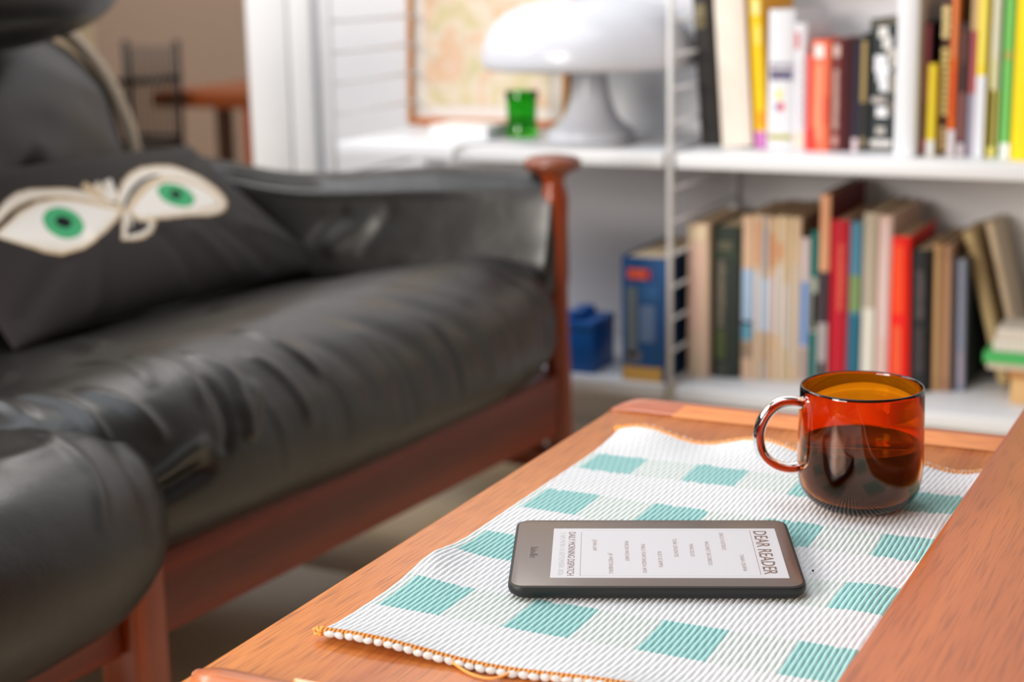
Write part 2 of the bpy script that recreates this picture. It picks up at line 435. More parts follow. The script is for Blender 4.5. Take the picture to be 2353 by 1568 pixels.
GL = 'books on the lower shelf'
ZL = 0.2235
LOB = [
 (-.8665, -.8000, 2.112, .178, (38, 86, 140), (18, 54, 96), 'thick blue reference book with red label and yellow foot', [(.04, .92, .0, .115, (226, 176, 92)), (.16, .62, .825, .905, (244, 100, 66)), (.58, .66, .825, .905, (230, 30, 66)), (.14, .36, .20, .76, (120, 128, 128)), (.42, .76, .32, .62, (110, 132, 168)), (.40, .84, .66, .78, (56, 104, 156)), (.1, .45, .16, .24, (132, 128, 130))], 0, .20),
 (-.7858, -.7548, 2.160, .222, (226, 196, 172), (214, 180, 150), 'pale peach book just right of the ladder post', [(.08, .92, .90, .985, (236, 214, 180)), (.1, .7, .3, .85, (228, 190, 172)), (.3, .8, .02, .16, (220, 196, 164))], 0, .17),
 (-.7545, -.7142, 2.176, .218, (44, 54, 48), (36, 44, 40), 'thick dark green book with faded lettering', [(.2, .75, .84, .90, (92, 92, 72)), (.0, 1, .80, .82, (50, 70, 48))] + bars(.22, .5, .34, .78, 16, (128, 118, 104), .8) + [(.2, .5, .12, .32, (84, 96, 54)), (.25, .55, .02, .09, (80, 78, 70))], 0, .18),
 (-.7122, -.6955, 2.180, .233, (224, 190, 160), (206, 180, 156), 'comic with peach top and light blue band beside dark green book', [(.1, .95, .34, .68, (168, 196, 226)), (.1, .95, .24, .36, (96, 160, 186)), (.1, .9, .13, .23, (160, 138, 118))], 0, .17),
 (-.6948, -.6840, 2.181, .235, (226, 200, 172), (214, 190, 160), 'second thin pale comic, white middle and peach top', [(.1, .95, .30, .66, (216, 214, 218)), (.2, .8, .7, .96, (228, 176, 140))], 0, .17),
 (-.6834, -.6743, 2.183, .234, (200, 188, 178), (206, 184, 158), 'thin comic with grey top and light blue middle', [(.1, .95, .30, .62, (190, 212, 234)), (.1, .9, .68, .92, (176, 172, 176)), (.1, .9, .12, .28, (196, 170, 140))], 0, .17),
 (-.6737, -.6645, 2.184, .232, (230, 198, 164), (214, 190, 160), 'thin comic with peach head and pinkish white middle', [(.1, .9, .3, .64, (222, 206, 206)), (.2, .8, .7, .9, (226, 160, 112))], 0, .17),
 (-.6639, -.6535, 2.186, .234, (228, 206, 176), (214, 190, 160), 'thin comic with cream top and orange speckle', [(.1, .9, .28, .70, (220, 212, 204)), (.15, .8, .74, .84, (226, 168, 130))], 0, .17),
 (-.6529, -.6443, 2.187, .233, (222, 200, 166), (206, 184, 154), 'thin cream comic with white lower spine', [(.1, .9, .2, .6, (214, 206, 198))], 0, .17),
 (-.6437, -.6304, 2.188, .233, (216, 190, 158), (200, 172, 138), 'last and widest of the pale comics, tan spine', [(.1, .9, .1, .72, (208, 190, 170))], 0, .17),
 (-.6298, -.6175, 2.188, .205, (212, 198, 200), (190, 176, 176), 'short white and blue booklet left of teal book', [(.1, .9, .26, .70, (122, 156, 210)), (.1, .9, .02, .24, (180, 160, 152))], 0, .15),
 (-.6168, -.6052, 2.190, .215, (22, 116, 110), (18, 96, 92), 'teal book with grey middle band', [(.05, .95, .34, .70, (158, 164, 150)), (.3, .9, .36, .6, (190, 184, 170))], 0, .17),
 (-.6045, -.5905, 2.188, .266, (228, 168, 128), (104, 16, 18), 'tallest peach spined book with dark red cover', [(.0, 1., .33, .60, (58, 44, 54)), (.0, 1., .0, .33, (170, 160, 160)), (.2, .8, .02, .12, (226, 176, 150))], 0, .195),
 (-.5898, -.5640, 2.190, .232, (190, 14, 38), (150, 10, 26), 'crimson red hardback with pale vertical title', bars(.45, .80, .46, .86, 9, (214, 84, 66), .9), 0, .17),
 (-.5633, -.5465, 2.192, .230, (78, 134, 160), (50, 110, 140), 'blue and teal book with green patch', [(.15, .9, .46, .68, (124, 150, 88)), (.0, 1., .0, .44, (24, 100, 124))], 0, .17),
 (-.5458, -.5262, 2.194, .243, (186, 174, 156), (160, 144, 120), 'beige book with white lower half right of blue', [(.12, .95, .0, .46, (222, 218, 204))], 0, .18),
 (-.5255, -.5072, 2.196, .240, (222, 190, 180), (196, 164, 144), 'pale pink book left of the bright red book', [(.3, .8, .3, .96, (226, 200, 198))], 0, .18),
 (-.5064, -.4785, 2.198, .212, (240, 26, 8), (226, 10, 8), 'bright red orange book on lower shelf', [(.22, .68, .50, .94, (250, 76, 20)), (.25, .6, .1, .42, (238, 96, 50))], -.02, .16),
 (-.4765, -.4510, 2.196, .196, (26, 28, 30), (20, 24, 26), 'black book with faint grey title beside bright red book', bars(.3, .7, .52, .86, 8, (82, 72, 76), .9) + bars(.3, .7, .14, .46, 7, (66, 58, 60), .9), -.02, .16),
 (-.4500, -.4385, 2.208, .203, (188, 146, 102), (150, 112, 74), 'tan paperback right of the black book', [(.3, .8, .1, .9, (196, 156, 108))], -.02, .16),
 (-.4378, -.4262, 2.212, .202, (172, 130, 100), (140, 104, 80), 'second tan paperback, slightly browner', [(.3, .8, .1, .9, (186, 142, 106))], -.02, .16),
 (-.4254, -.4188, 2.216, .184, (92, 84, 90), (80, 74, 80), 'very thin slate grey booklet', [], -.02, .15),
 (-.4181, -.4070, 2.220, .182, (140, 146, 166), (32, 46, 50), 'grey blue book with dark cover at the row end', [(.2, .8, .05, .3, (160, 150, 166))], -.03, .16),
]
for (x0, x1, y0, h, sp, cv, lb, labs, ln, dp) in LOB:
    book(x0, x1, y0, h, sp, cv, lb, ZL, GL, dp, labs, ln)

# leaning book, flat stack at the right end
book(-.3700, -.3560, 2.266, .218, (190, 166, 120), (196, 172, 128), 'tan book leaning left behind the row end', ZL + .0015, GL, .12, [], -.27)
book(-.3480, -.3370, 2.300, .226, (206, 186, 158), (204, 188, 162), 'pale beige book leaning behind the tan one', ZL + .0015, GL, .09, [], -.25)


def flat_book(x0, x1, y0, y1, z0, z1, rgb, label, pages=None):
    r = empty('book', ((x0 + x1) / 2, (y0 + y1) / 2, z0), label, 'book', 'flat stack on the lower shelf')
    a = (x1 - x0) / 2; b = (y1 - y0) / 2; t = 0.002; h = z1 - z0
    box('front_cover', -a, a, -b, b, h - t, h, flat(rgb), r)
    box('back_cover', -a, a, -b, b, 0, t, flat(rgb), r)
    box('spine', -a, a, -b, -b + t, t, h - t, flat(rgb), r)
    box('page_block', -a + 0.001, a - 0.003, -b + t, b - 0.003, t, h - t, pages or PAGE, r)
    return r


cb = empty('cardboard_box', (-.285, 2.255, ZL), 'small cardboard box under the stack at right end of lower shelf', 'box')
box('carton', -.055, .1 - .07, -.075, .075, 0.0003, .042, mat('cardboard', (212, 172, 120), 0.9, 0.1), cb, bevel=.001)
box('lid', -.058, .1 - .068, -.078, .078, .036, .0455, mat('cardboard_lid', (176, 124, 78), 0.9, 0.1), cb, bevel=.001)
flat_book(-.372, -.262, 2.180, 2.258, ZL + .0460, ZL + .0545, (206, 194, 172), 'pale beige book lying under the green one')
flat_book(-.376, -.262, 2.176, 2.260, ZL + .0550, ZL + .0690, (70, 172, 90), 'bright green book lying in the stack on the lower shelf', flat((60, 160, 80)))
flat_book(-.366, -.262, 2.184, 2.256, ZL + .0695, ZL + .0850, (212, 204, 192), 'thick pale book lying on the green book')
flat_book(-.362, -.262, 2.186, 2.258, ZL + .0855, ZL + .1000, (206, 196, 182), 'topmost pale book of the flat stack')

# blue storage brick
M_BLUE = mat('blue_plastic', (20, 92, 170), 0.35, 0.5)
br = empty('storage_brick', (-.945, 2.165, ZL), 'blue plastic brick shaped storage box on lower shelf by the sofa post', 'box')
box('body', -.042, .030, -.041, .041, .0003, .062, M_BLUE, br, bevel=.002)
box('lid', -.043, .031, -.042, .042, .0625, .076, M_BLUE, br, bevel=.002)
for yy in (-.018, .018):
    lathe('stud', [(0, .076), (.0145, .076), (.0145, .086), (.0135, .088), (0, .088)], M_BLUE, br, 28, loc=(-.006, yy))

# ------------------------------------------------------------------ things on the upper left shelf
ML = mat('lamp_white_plastic', (208, 210, 218), 0.22, 0.5)
lp = empty('table_lamp', (-.958, 2.222, .550), 'white mushroom shaped table lamp on the upper shelf', 'lamp')
sh = [(.148, .1115), (.153, .1065), (.1565, .111), (.158, .120), (.1565, .134), (.151, .152), (.140, .170), (.122, .186), (.098, .197), (.070, .204), (.035, .208), (.0, .209)]
sh_in = [(.0, .206), (.035, .205), (.070, .201), (.097, .194), (.120, .183), (.137, .168), (.148, .151), (.1535, .134), (.1545, .121), (.151, .113)]
lathe('lamp_shade', [(r, z) for r, z in sh_in] + [(.148, .1115)] + sh[1:], ML, lp, 72)
lathe('lamp_stem', [(.0, .0175), (.060, .0175), (.057, .020), (.048, .026), (.0395, .036), (.0330, .050), (.0285, .066), (.0252, .084), (.024, .104), (.0225, .125), (.0225, .19), (.0, .19)], ML, lp, 56)
lathe('lamp_base', [(.0, .0003), (.060, .0003), (.064, .004), (.0645, .012), (.062, .0165), (.058, .0172), (.0, .0174)], ML, lp, 56)
cd = tube('lamp_cord', catmull([(-.8905, 2.222, .553), (-.880, 2.20, .5525), (-.885, 2.13, .5528), (-.98, 2.112, .5528), (-1.06, 2.118, .5528), (-1.105, 2.100, .551), (-1.118, 2.092, .535), (-1.12, 2.092, .45), (-1.10, 2.2, .30), (-1.10, 2.37, .24)], 70), .0022, mat('cord_grey', (186, 184, 182), .5), None, 8)
tag(cd, 'thin grey white lamp cord crossing the upper shelf edge', 'cord')

GG = glass('green_glass', (.06, .60, .03), 0.02, 1.45)
gg = empty('drinking_glass', (-1.076, 2.235, .550), 'small green glass tumbler standing in front of the map', 'glass')
lathe('tumbler', [(0, .0004), (.0225, .0004), (.0244, .003), (.0240, .009), (.0226, .020), (.0222, .034), (.0232, .052), (.0252, .0685), (.0246, .0695), (.0236, .0685), (.0212, .052), (.0200, .034), (.0204, .020), (.0205, .012), (0, .0105)], GG, gg, 48)

nb = empty('notebook', (-1.155, 2.215, .550), 'small white box lying in front of the framed map', 'box')
box('carton', -.048, .048, -.035, .035, .0003, .0150, M_WHITE, nb, bevel=.001)
box('lid', -.049, .049, -.036, .036, .0155, .0205, mat('box_lid_white', (236, 236, 232), .5), nb, bevel=.001)

# framed map leaning on the wall
def map_mat():
    m = bpy.data.materials.new('old_map_print'); m.use_nodes = True
    nt = m.node_tree; N = nt.nodes; L = nt.links; b = N['Principled BSDF']
    tc = N.new('ShaderNodeTexCoord')
    n = N.new('ShaderNodeTexNoise'); n.inputs['Scale'].default_value = 16; n.inputs['Detail'].default_value = 6; n.inputs['Distortion'].default_value = .6
    L.new(tc.outputs['Object'], n.inputs['Vector'])
    cr = N.new('ShaderNodeValToRGB'); e = cr.color_ramp.elements
    e[0].position = .30; e[0].color = (*lin((196, 190, 150)), 1); e[1].position = .72; e[1].color = (*lin((222, 200, 176)), 1)
    for p, c in ((.42, (206, 190, 148)), (.50, (218, 204, 184)), (.58, (214, 176, 140)), (.64, (218, 186, 160))):
        x = e.new(p); x.color = (*lin(c), 1)
    L.new(n.outputs['Fac'], cr.inputs[0]); L.new(cr.outputs[0], b.inputs['Base Color'])
    b.inputs['Roughness'].default_value = .5
    return m


M_FR = wood('frame_wood', (214, 152, 84), (186, 118, 56), .4, 'Z', .5, .1)
fr = empty('framed_map', (-1.217, 2.362, .5515), 'faded orange map in a thin wooden frame leaning on the wall', 'picture', rot=(-.045, 0, 0))
W0, W1, H0, H1 = -.125, .160, 0.0, .40
box('frame_side', W0, W0 + .009, -.006, .008, H0, H1, M_FR, fr, bevel=.001)
box('frame_side', W1 - .009, W1, -.006, .008, H0, H1, M_FR, fr, bevel=.001)
M_FRX = wood('frame_wood_bottom', (206, 122, 52), (176, 92, 34), .4, 'X', .5, .1)
box('frame_bottom', W0 + .009, W1 - .009, -.006, .008, H0, H0 + .012, M_FRX, fr, bevel=.001)
box('frame_top', W0 + .009, W1 - .009, -.006, .008, H1 - .010, H1, M_FRX, fr, bevel=.001)
box('mat_board', W0 + .008, W1 - .008, .001, .004, H0 + .009, H1 - .009, mat('mat_board', (222, 214, 206), .8), fr)
box('map_print', W0 + .030, W1 - .030, -.0005, .0008, H0 + .032, H1 - .032, map_mat(), fr)

# small picture on the wall, upper right
p2 = empty('small_picture', (-.598, 2.386, .762), 'small picture in orange brown frame on wall above books', 'picture')
box('frame_bottom', -.05, .035, -.006, .008, 0, .012, mat('brown_frame', (150, 84, 54), .5), p2)
box('frame_top', -.05, .035, -.006, .008, .11, .12, mat('brown_frame', (150, 84, 54), .5), p2)
box('frame_side', -.05, -.040, -.006, .008, .012, .11, mat('brown_frame', (150, 84, 54), .5), p2)
box('frame_side', .025, .035, -.006, .008, .012, .11, mat('brown_frame', (150, 84, 54), .5), p2)
box('picture_panel', -.04, .025, 0, .005, .012, .11, mat('terracotta_print', (190, 116, 78), .6), p2)

# ------------------------------------------------------------------ far room: spindle chair and low desk
ch = empty('spindle_chair', (-3.17, 4.0, 0), 'dark spindle backed chair in the far room', 'chair', rot=(0, 0, math.radians(0)))
for x in (-.095, .095):
    tube('back_post', [(x, 0, .0), (x + .004, .02, .32), (x, .03, .606)], .0105, M_DARK, ch, 10)
tube('crossbar', [(-.135, .0, .478), (.10, .035, .495)], .0115, M_DARK, ch, 10)
for k in range(7):
    x = -.070 + .0235 * k
    tube('spindle', [(x, .02, .318), (x, .025, .590)], .0046, mat('spindle_brown', (40, 34, 32), .5), ch, 6)
tube('lower_rail', [(-.095, .02, .318), (.095, .02, .318)], .010, M_DARK, ch, 10)
box('seat', -.11, .11, -.30, .03, .285, .305, M_DARK, ch, bevel=.006)
for x in (-.095, .095):
    tube('front_leg', [(x, -.28, 0), (x, -.28, .285)], .011, M_DARK, ch, 10)
ds_ = empty('low_desk', (-2.9, 4.3, 0), 'low brown wooden desk beside the far doorway', 'desk')
box('desk_top', -.30, .35, -.245, .28, .405, .452, M_DESK, ds_, bevel=.003)
box('leg', -.07, -.035, -.24, -.20, 0, .405, mat('desk_dark', (64, 40, 28), .5), ds_)
box('side_panel', .06, .16, -.28, -.24, 0, .405, wood('desk_panel', (190, 92, 40), (160, 70, 30), .4, 'Z', .3, .1), ds_)
box('leg', -.28, -.24, .20, .24, 0, .405, mat('desk_dark', (64, 40, 28), .5), ds_)
box('stretcher', -.25, .06, -.235, -.215, .15, .175, mat('desk_dark', (64, 40, 28), .5), ds_)

# ------------------------------------------------------------------ sofa
SO = Vector((-.86458, 1.9, 0))
SU = Vector((-.081273, -.99669188, 0))      # along the seat, towards the camera
SV = Vector((-.99669188, .081273, 0))       # into the seat
sofa = bpy.data.objects.new('sofa', None); COL.objects.link(sofa)
sofa.matrix_world = Matrix(((SV.x, SU.x, 0, SO.x), (SV.y, SU.y, 0, SO.y), (0, 0, 1, 0), (0, 0, 0, 1)))
tag(sofa, 'black leather sofa with rosewood frame and turned front post', 'sofa')
# parts are built as (u, v, z); their x and y are swapped below so that the local frame is (v, u, z)


def soft(name, prof, a0, a1, mapf, m, ns=150, nu=150, nend=5, seams=(), amp_noise=.0025, seed=0, sag=None, endpow=1.0, flatten=None):
    """inflated cushion: closed profile lofted along a; rounded ends; seams = list of (polyline[(a,p0,p1)], width, amp)"""
    pr = np.array(catmull(prof, ns, True)); n = len(pr)
    c = pr.mean(0)
    d = np.roll(pr, -1, 0) - np.roll(pr, 1, 0); nr = np.stack([d[:, 1], -d[:, 0]], 1); nr /= np.linalg.norm(nr, axis=1)[:, None]
    area_ = np.sum(pr[:, 0] * np.roll(pr[:, 1], -1) - np.roll(pr[:, 0], -1) * pr[:, 1])
    if area_ < 0: nr = -nr
    seg = np.linalg.norm(np.roll(pr, -1, 0) - pr, axis=1); arc = np.concatenate([[0], np.cumsum(seg)[:-1]]); per = seg.sum()
    ts = np.sin(np.linspace(-math.pi / 2, math.pi / 2, nu + 1)); ts = .55 * ts + .45 * np.linspace(-1, 1, nu + 1)
    SL = []
    for poly, wd, am in seams:
        q = []
        for (a, p0, p1) in poly:
            i = int(np.argmin((pr[:, 0] - p0) ** 2 + (pr[:, 1] - p1) ** 2)); q.append((a, arc[i]))
        SL.append((np.array(catmull(q, 24)), wd, am))
    V = []; F = []
    for i, t in enumerate(ts):
        a = (a0 + a1) / 2 + t * (a1 - a0) / 2
        e = max(0.0, 1 - abs(t) ** nend) ** (1.0 / nend) if abs(t) < 1 else 0.0
        disp = np.zeros(n)
        for q, wd, am in SL:
            dmin = np.full(n, 9.0); tt = np.zeros(n)
            for k in range(len(q) - 1):
                p, r = q[k], q[k + 1]; v = r - p; L2 = max(1e-9, (v ** 2).sum())
                w0 = a - p[0]; w1 = arc - p[1]
                s = np.clip((w0 * v[0] + w1 * v[1]) / L2, 0, 1)
                dd = np.hypot(w0 - s * v[0], w1 - s * v[1])
                upd = dd < dmin; dmin = np.where(upd, dd, dmin); tt = np.where(upd, (k + s) / (len(q) - 1), tt)
            disp += am * np.exp(-(dmin / wd) ** 2) * np.clip(np.sin(np.clip(tt, 0, 1) * math.pi) * 1.6, .0, 1)
        for j in range(n):
            p = c + (pr[j] - c) * e
            if amp_noise:
                dn = amp_noise * (mnoise.noise(Vector((a * 5 + seed, pr[j][0] * 9, pr[j][1] * 9))) + .5 * mnoise.noise(Vector((a * 14 + seed, pr[j][0] * 22, pr[j][1] * 22))))
            else: dn = 0
            p = p + nr[j] * (disp[j] + dn) * min(1, e * 1.5)
            if sag: p = p + np.array(sag(a, p[0], p[1]))
            V.append(mapf(a, p[0], p[1]))
    for i in range(nu):
        for j in range(n):
            k = (j + 1) % n
            F.append((i * n + j, i * n + k, (i + 1) * n + k, (i + 1) * n + j))
    return mesh_obj(name, V, F, m, sofa, smooth=True)


UVZ = lambda a, p, q: (a, p, q)
SEATP = [(-.024, .289), (-.062, .318), (-.070, .358), (-.060, .402), (-.024, .439), (.045, .455), (.14, .440), (.28, .408), (.42, .388), (.56, .385), (.62, .380), (.62, .30), (.50, .275), (.20, .275), (.02, .280)]
wr_ = [
    ([(.50, .06, .455), (.46, -.02, .443), (.41, -.06, .40), (.385, -.068, .345)], .014, -.0028),
    ([(.42, .08, .45), (.37, -.01, .445), (.31, -.06, .40), (.285, -.068, .34)], .014, -.0026),
    ([(.34, .05, .455), (.28, -.02, .44), (.23, -.06, .40), (.21, -.068, .33)], .013, -.002),
    ([(.58, .05, .455), (.55, -.02, .44), (.52, -.06, .40), (.51, -.068, .36)], .012, -.002),
    ([(.60, .04, .455), (.585, -.02, .443), (.57, -.055, .41)], .006, .004),
    ([(.82, .02, .455), (.80, -.03, .437), (.79, -.06, .40)], .007, .004),
    ([(.86, .06, .455), (.84, .0, .447), (.84, -.05, .41)], .006, .004),
    ([(.90, .16, .44), (.87, .06, .455), (.88, -.02, .44)], .007, .004),
    ([(.74, .22, .43), (.80, .14, .44), (.86, .10, .45)], .008, .004),
    ([(.64, -.01, .447), (.62, -.05, .42), (.61, -.068, .37)], .007, .003),
    ([(.69, .02, .455), (.68, -.03, .435), (.70, -.062, .40)], .006, .004),
    ([(.735, .06, .455), (.72, .0, .448), (.735, -.05, .415)], .006, .0028),
    ([(.76, .10, .45), (.75, .04, .455), (.765, -.02, .44)], .006, .0025),
    ([(.53, .34, .41), (.60, .22, .43), (.68, .14, .44)], .007, .005),
    ([(.57, .30, .415), (.66, .18, .435), (.72, .12, .44)], .008, -.004),
    ([(.30, .33, .41), (.38, .26, .42), (.46, .20, .43)], .012, -.004),
    ([(.16, .0, .45), (.13, -.05, .415), (.12, -.068, .35)], .010, -.003),
    ([(.745, -.060, .395), (.775, -.066, .388), (.81, -.068, .378), (.86, -.066, .372)], .007, .007),
    ([(.745, -.068, .372), (.775, -.070, .366), (.81, -.07, .358), (.87, -.066, .352)], .007, -.010),
    ([(.71, -.02, .44), (.72, -.06, .40), (.735, -.068, .375)], .005, -.004),
    ([(.66, -.04, .43), (.69, -.062, .40), (.70, -.068, .38)], .007, .004),
]
for k in range(16):
    u = random.uniform(.05, .72)
    wr_.append(([(u, -.03, .435), (u - .02, -.066, .39), (u - .03, -.064, .335)], random.uniform(.004, .008), random.choice((-1, 1)) * random.uniform(.0008, .0018)))
soft('seat_cushion', SEATP, -.022, .960, UVZ, M_LEATHER, 180, 240, 4, wr_, .003, 1)
SEATN = [(-.060, .258), (-.102, .292), (-.114, .338), (-.100, .384), (-.058, .417), (.01, .430), (.12, .424), (.28, .40), (.42, .38), (.56, .375), (.62, .380), (.62, .30), (.50, .275), (.20, .275), (.02, .278)]
wn = [([(.88, .04, .462), (.89, -.03, .452), (.90, -.08, .41), (.93, -.096, .36)], .007, .0035),
      ([(.86, .02, .462), (.90, -.03, .452), (.97, -.03, .45)], .009, .003),
      ([(.80, -.04, .45), (.83, -.085, .40), (.835, -.095, .345)], .014, .002),
      ([(.82, -.03, .452), (.85, -.08, .41), (.86, -.096, .33)], .012, -.002),
      ([(1.0, .0, .46), (1.03, -.06, .43), (1.06, -.09, .38)], .012, -.004)]
soft('seat_cushion', SEATN, .757, 1.56, UVZ, M_LEATHER, 150, 180, 4.2, wn, .003, 5)
# arm: profile in (u, z), lofted along v
ARMP = [(.038, .385), (.040, .42), (.028, .47), (.020, .51), (.008, .535), (-.008, .545), (-.022, .540), (-.028, .520), (-.030, .45), (-.028, .385), (.0, .375)]
wa = [([(.06, .022, .52), (.20, .022, .515), (.34, .022, .515), (.50, .022, .52)], .007, .003),
      ([(.36, .012, .535), (.44, .012, .533), (.56, .014, .533)], .006, -.005),
      ([(.27, .026, .48), (.31, .030, .45), (.345, .032, .42)], .012, .003),
      ([(.31, .026, .49), (.35, .030, .46), (.375, .032, .43)], .010, -.003),
      ([(.24, .024, .50), (.26, .028, .46), (.29, .032, .42)], .010, -.002),
      ([(.10, .034, .42), (.05, .034, .41), (.02, .034, .40)], .010, .005)]
soft('arm_cushion', ARMP, -.002, .86, lambda a, p, q: (p, a, q), M_LEATHER, 110, 190, 14, wa, .0022, 9, sag=lambda a, p, q: (0, -.022 * math.exp(-((a - .42) / .16) ** 2) * max(0, (q - .42) / .13)))
# back cushions: profile in (v, z), lofted along u
BACKP = [(.60, .40), (.585, .50), (.60, .60), (.64, .69), (.70, .745), (.77, .74), (.80, .66), (.79, .52), (.77, .40), (.68, .37)]
wbk = [([(.30, .60, .58), (.36, .59, .50), (.42, .60, .44)], .014, -.01), ([(.42, .60, .60), (.46, .59, .52), (.48, .60, .46)], .014, .008), ([(.60, .60, .60), (.55, .59, .5), (.50, .60, .44)], .014, -.01)]
soft('back_cushion', BACKP, .094, .80, UVZ, M_LEATHER, 110, 110, 3.4, wbk, .005, 12)
soft('back_cushion', BACKP, .81, 1.5, UVZ, M_LEATHER, 110, 90, 3.0, wbk, .005, 13)
HEADP = [(.50, .725), (.46, .77), (.47, .85), (.54, .89), (.64, .89), (.72, .86), (.74, .79), (.68, .735), (.58, .708)]
soft('headrest_cushion', HEADP, .19, .80, UVZ, M_LEATHER, 90, 90, 2.6, (), .004, 17)
soft('headrest_cushion', HEADP, .82, 1.5, UVZ, M_LEATHER, 90, 60, 3.0, (), .004, 18)
M_EDGE = mat('tan_edge', (176, 160, 140), .6)
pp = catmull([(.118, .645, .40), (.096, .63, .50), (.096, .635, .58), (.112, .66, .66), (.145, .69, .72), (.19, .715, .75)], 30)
tube('back_edge_strip', pp, .0095, M_EDGE, sofa, 10, ry=.012)  # tan strip following the end edge of the back cushion
# wooden frame
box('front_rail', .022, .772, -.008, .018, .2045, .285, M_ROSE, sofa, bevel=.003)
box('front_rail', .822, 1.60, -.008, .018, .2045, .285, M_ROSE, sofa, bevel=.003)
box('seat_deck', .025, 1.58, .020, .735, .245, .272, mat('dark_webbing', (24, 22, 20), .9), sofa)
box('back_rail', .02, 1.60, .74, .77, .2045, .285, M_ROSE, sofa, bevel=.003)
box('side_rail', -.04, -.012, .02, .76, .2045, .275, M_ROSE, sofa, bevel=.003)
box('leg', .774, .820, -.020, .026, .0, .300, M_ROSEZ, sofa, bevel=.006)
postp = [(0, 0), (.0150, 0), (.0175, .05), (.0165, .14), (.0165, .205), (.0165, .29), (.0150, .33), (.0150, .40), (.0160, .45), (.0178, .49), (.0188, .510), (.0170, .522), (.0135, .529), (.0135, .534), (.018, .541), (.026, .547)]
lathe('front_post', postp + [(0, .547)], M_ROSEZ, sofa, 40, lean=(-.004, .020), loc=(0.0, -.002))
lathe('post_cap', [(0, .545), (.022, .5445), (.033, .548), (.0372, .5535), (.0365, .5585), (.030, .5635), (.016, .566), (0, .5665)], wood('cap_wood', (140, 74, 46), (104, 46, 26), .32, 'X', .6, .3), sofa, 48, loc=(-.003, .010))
for (u, v) in ((0, .75), (1.58, .0), (1.58, .75)):
    lathe('rear_leg' if v > .1 else 'front_leg', [(0, 0), (.015, 0), (.0175, .05), (.0165, .29), (.015, .40), (.0165, .52), (0, .52)], M_ROSEZ, sofa, 24, loc=(u, v))
tube('lower_stretcher', [(.0, .0, .17), (.0, .75, .17)], .010, M_ROSEZ, sofa, 12)
box('lower_rail', -.006, .006, .03, .10, .15, .185, M_ROSE, sofa)

SWAP = Matrix(((0, 1, 0, 0), (1, 0, 0, 0), (0, 0, 1, 0), (0, 0, 0, 1)))
for o in sofa.children:
    o.data.transform(SWAP); o.data.flip_normals()

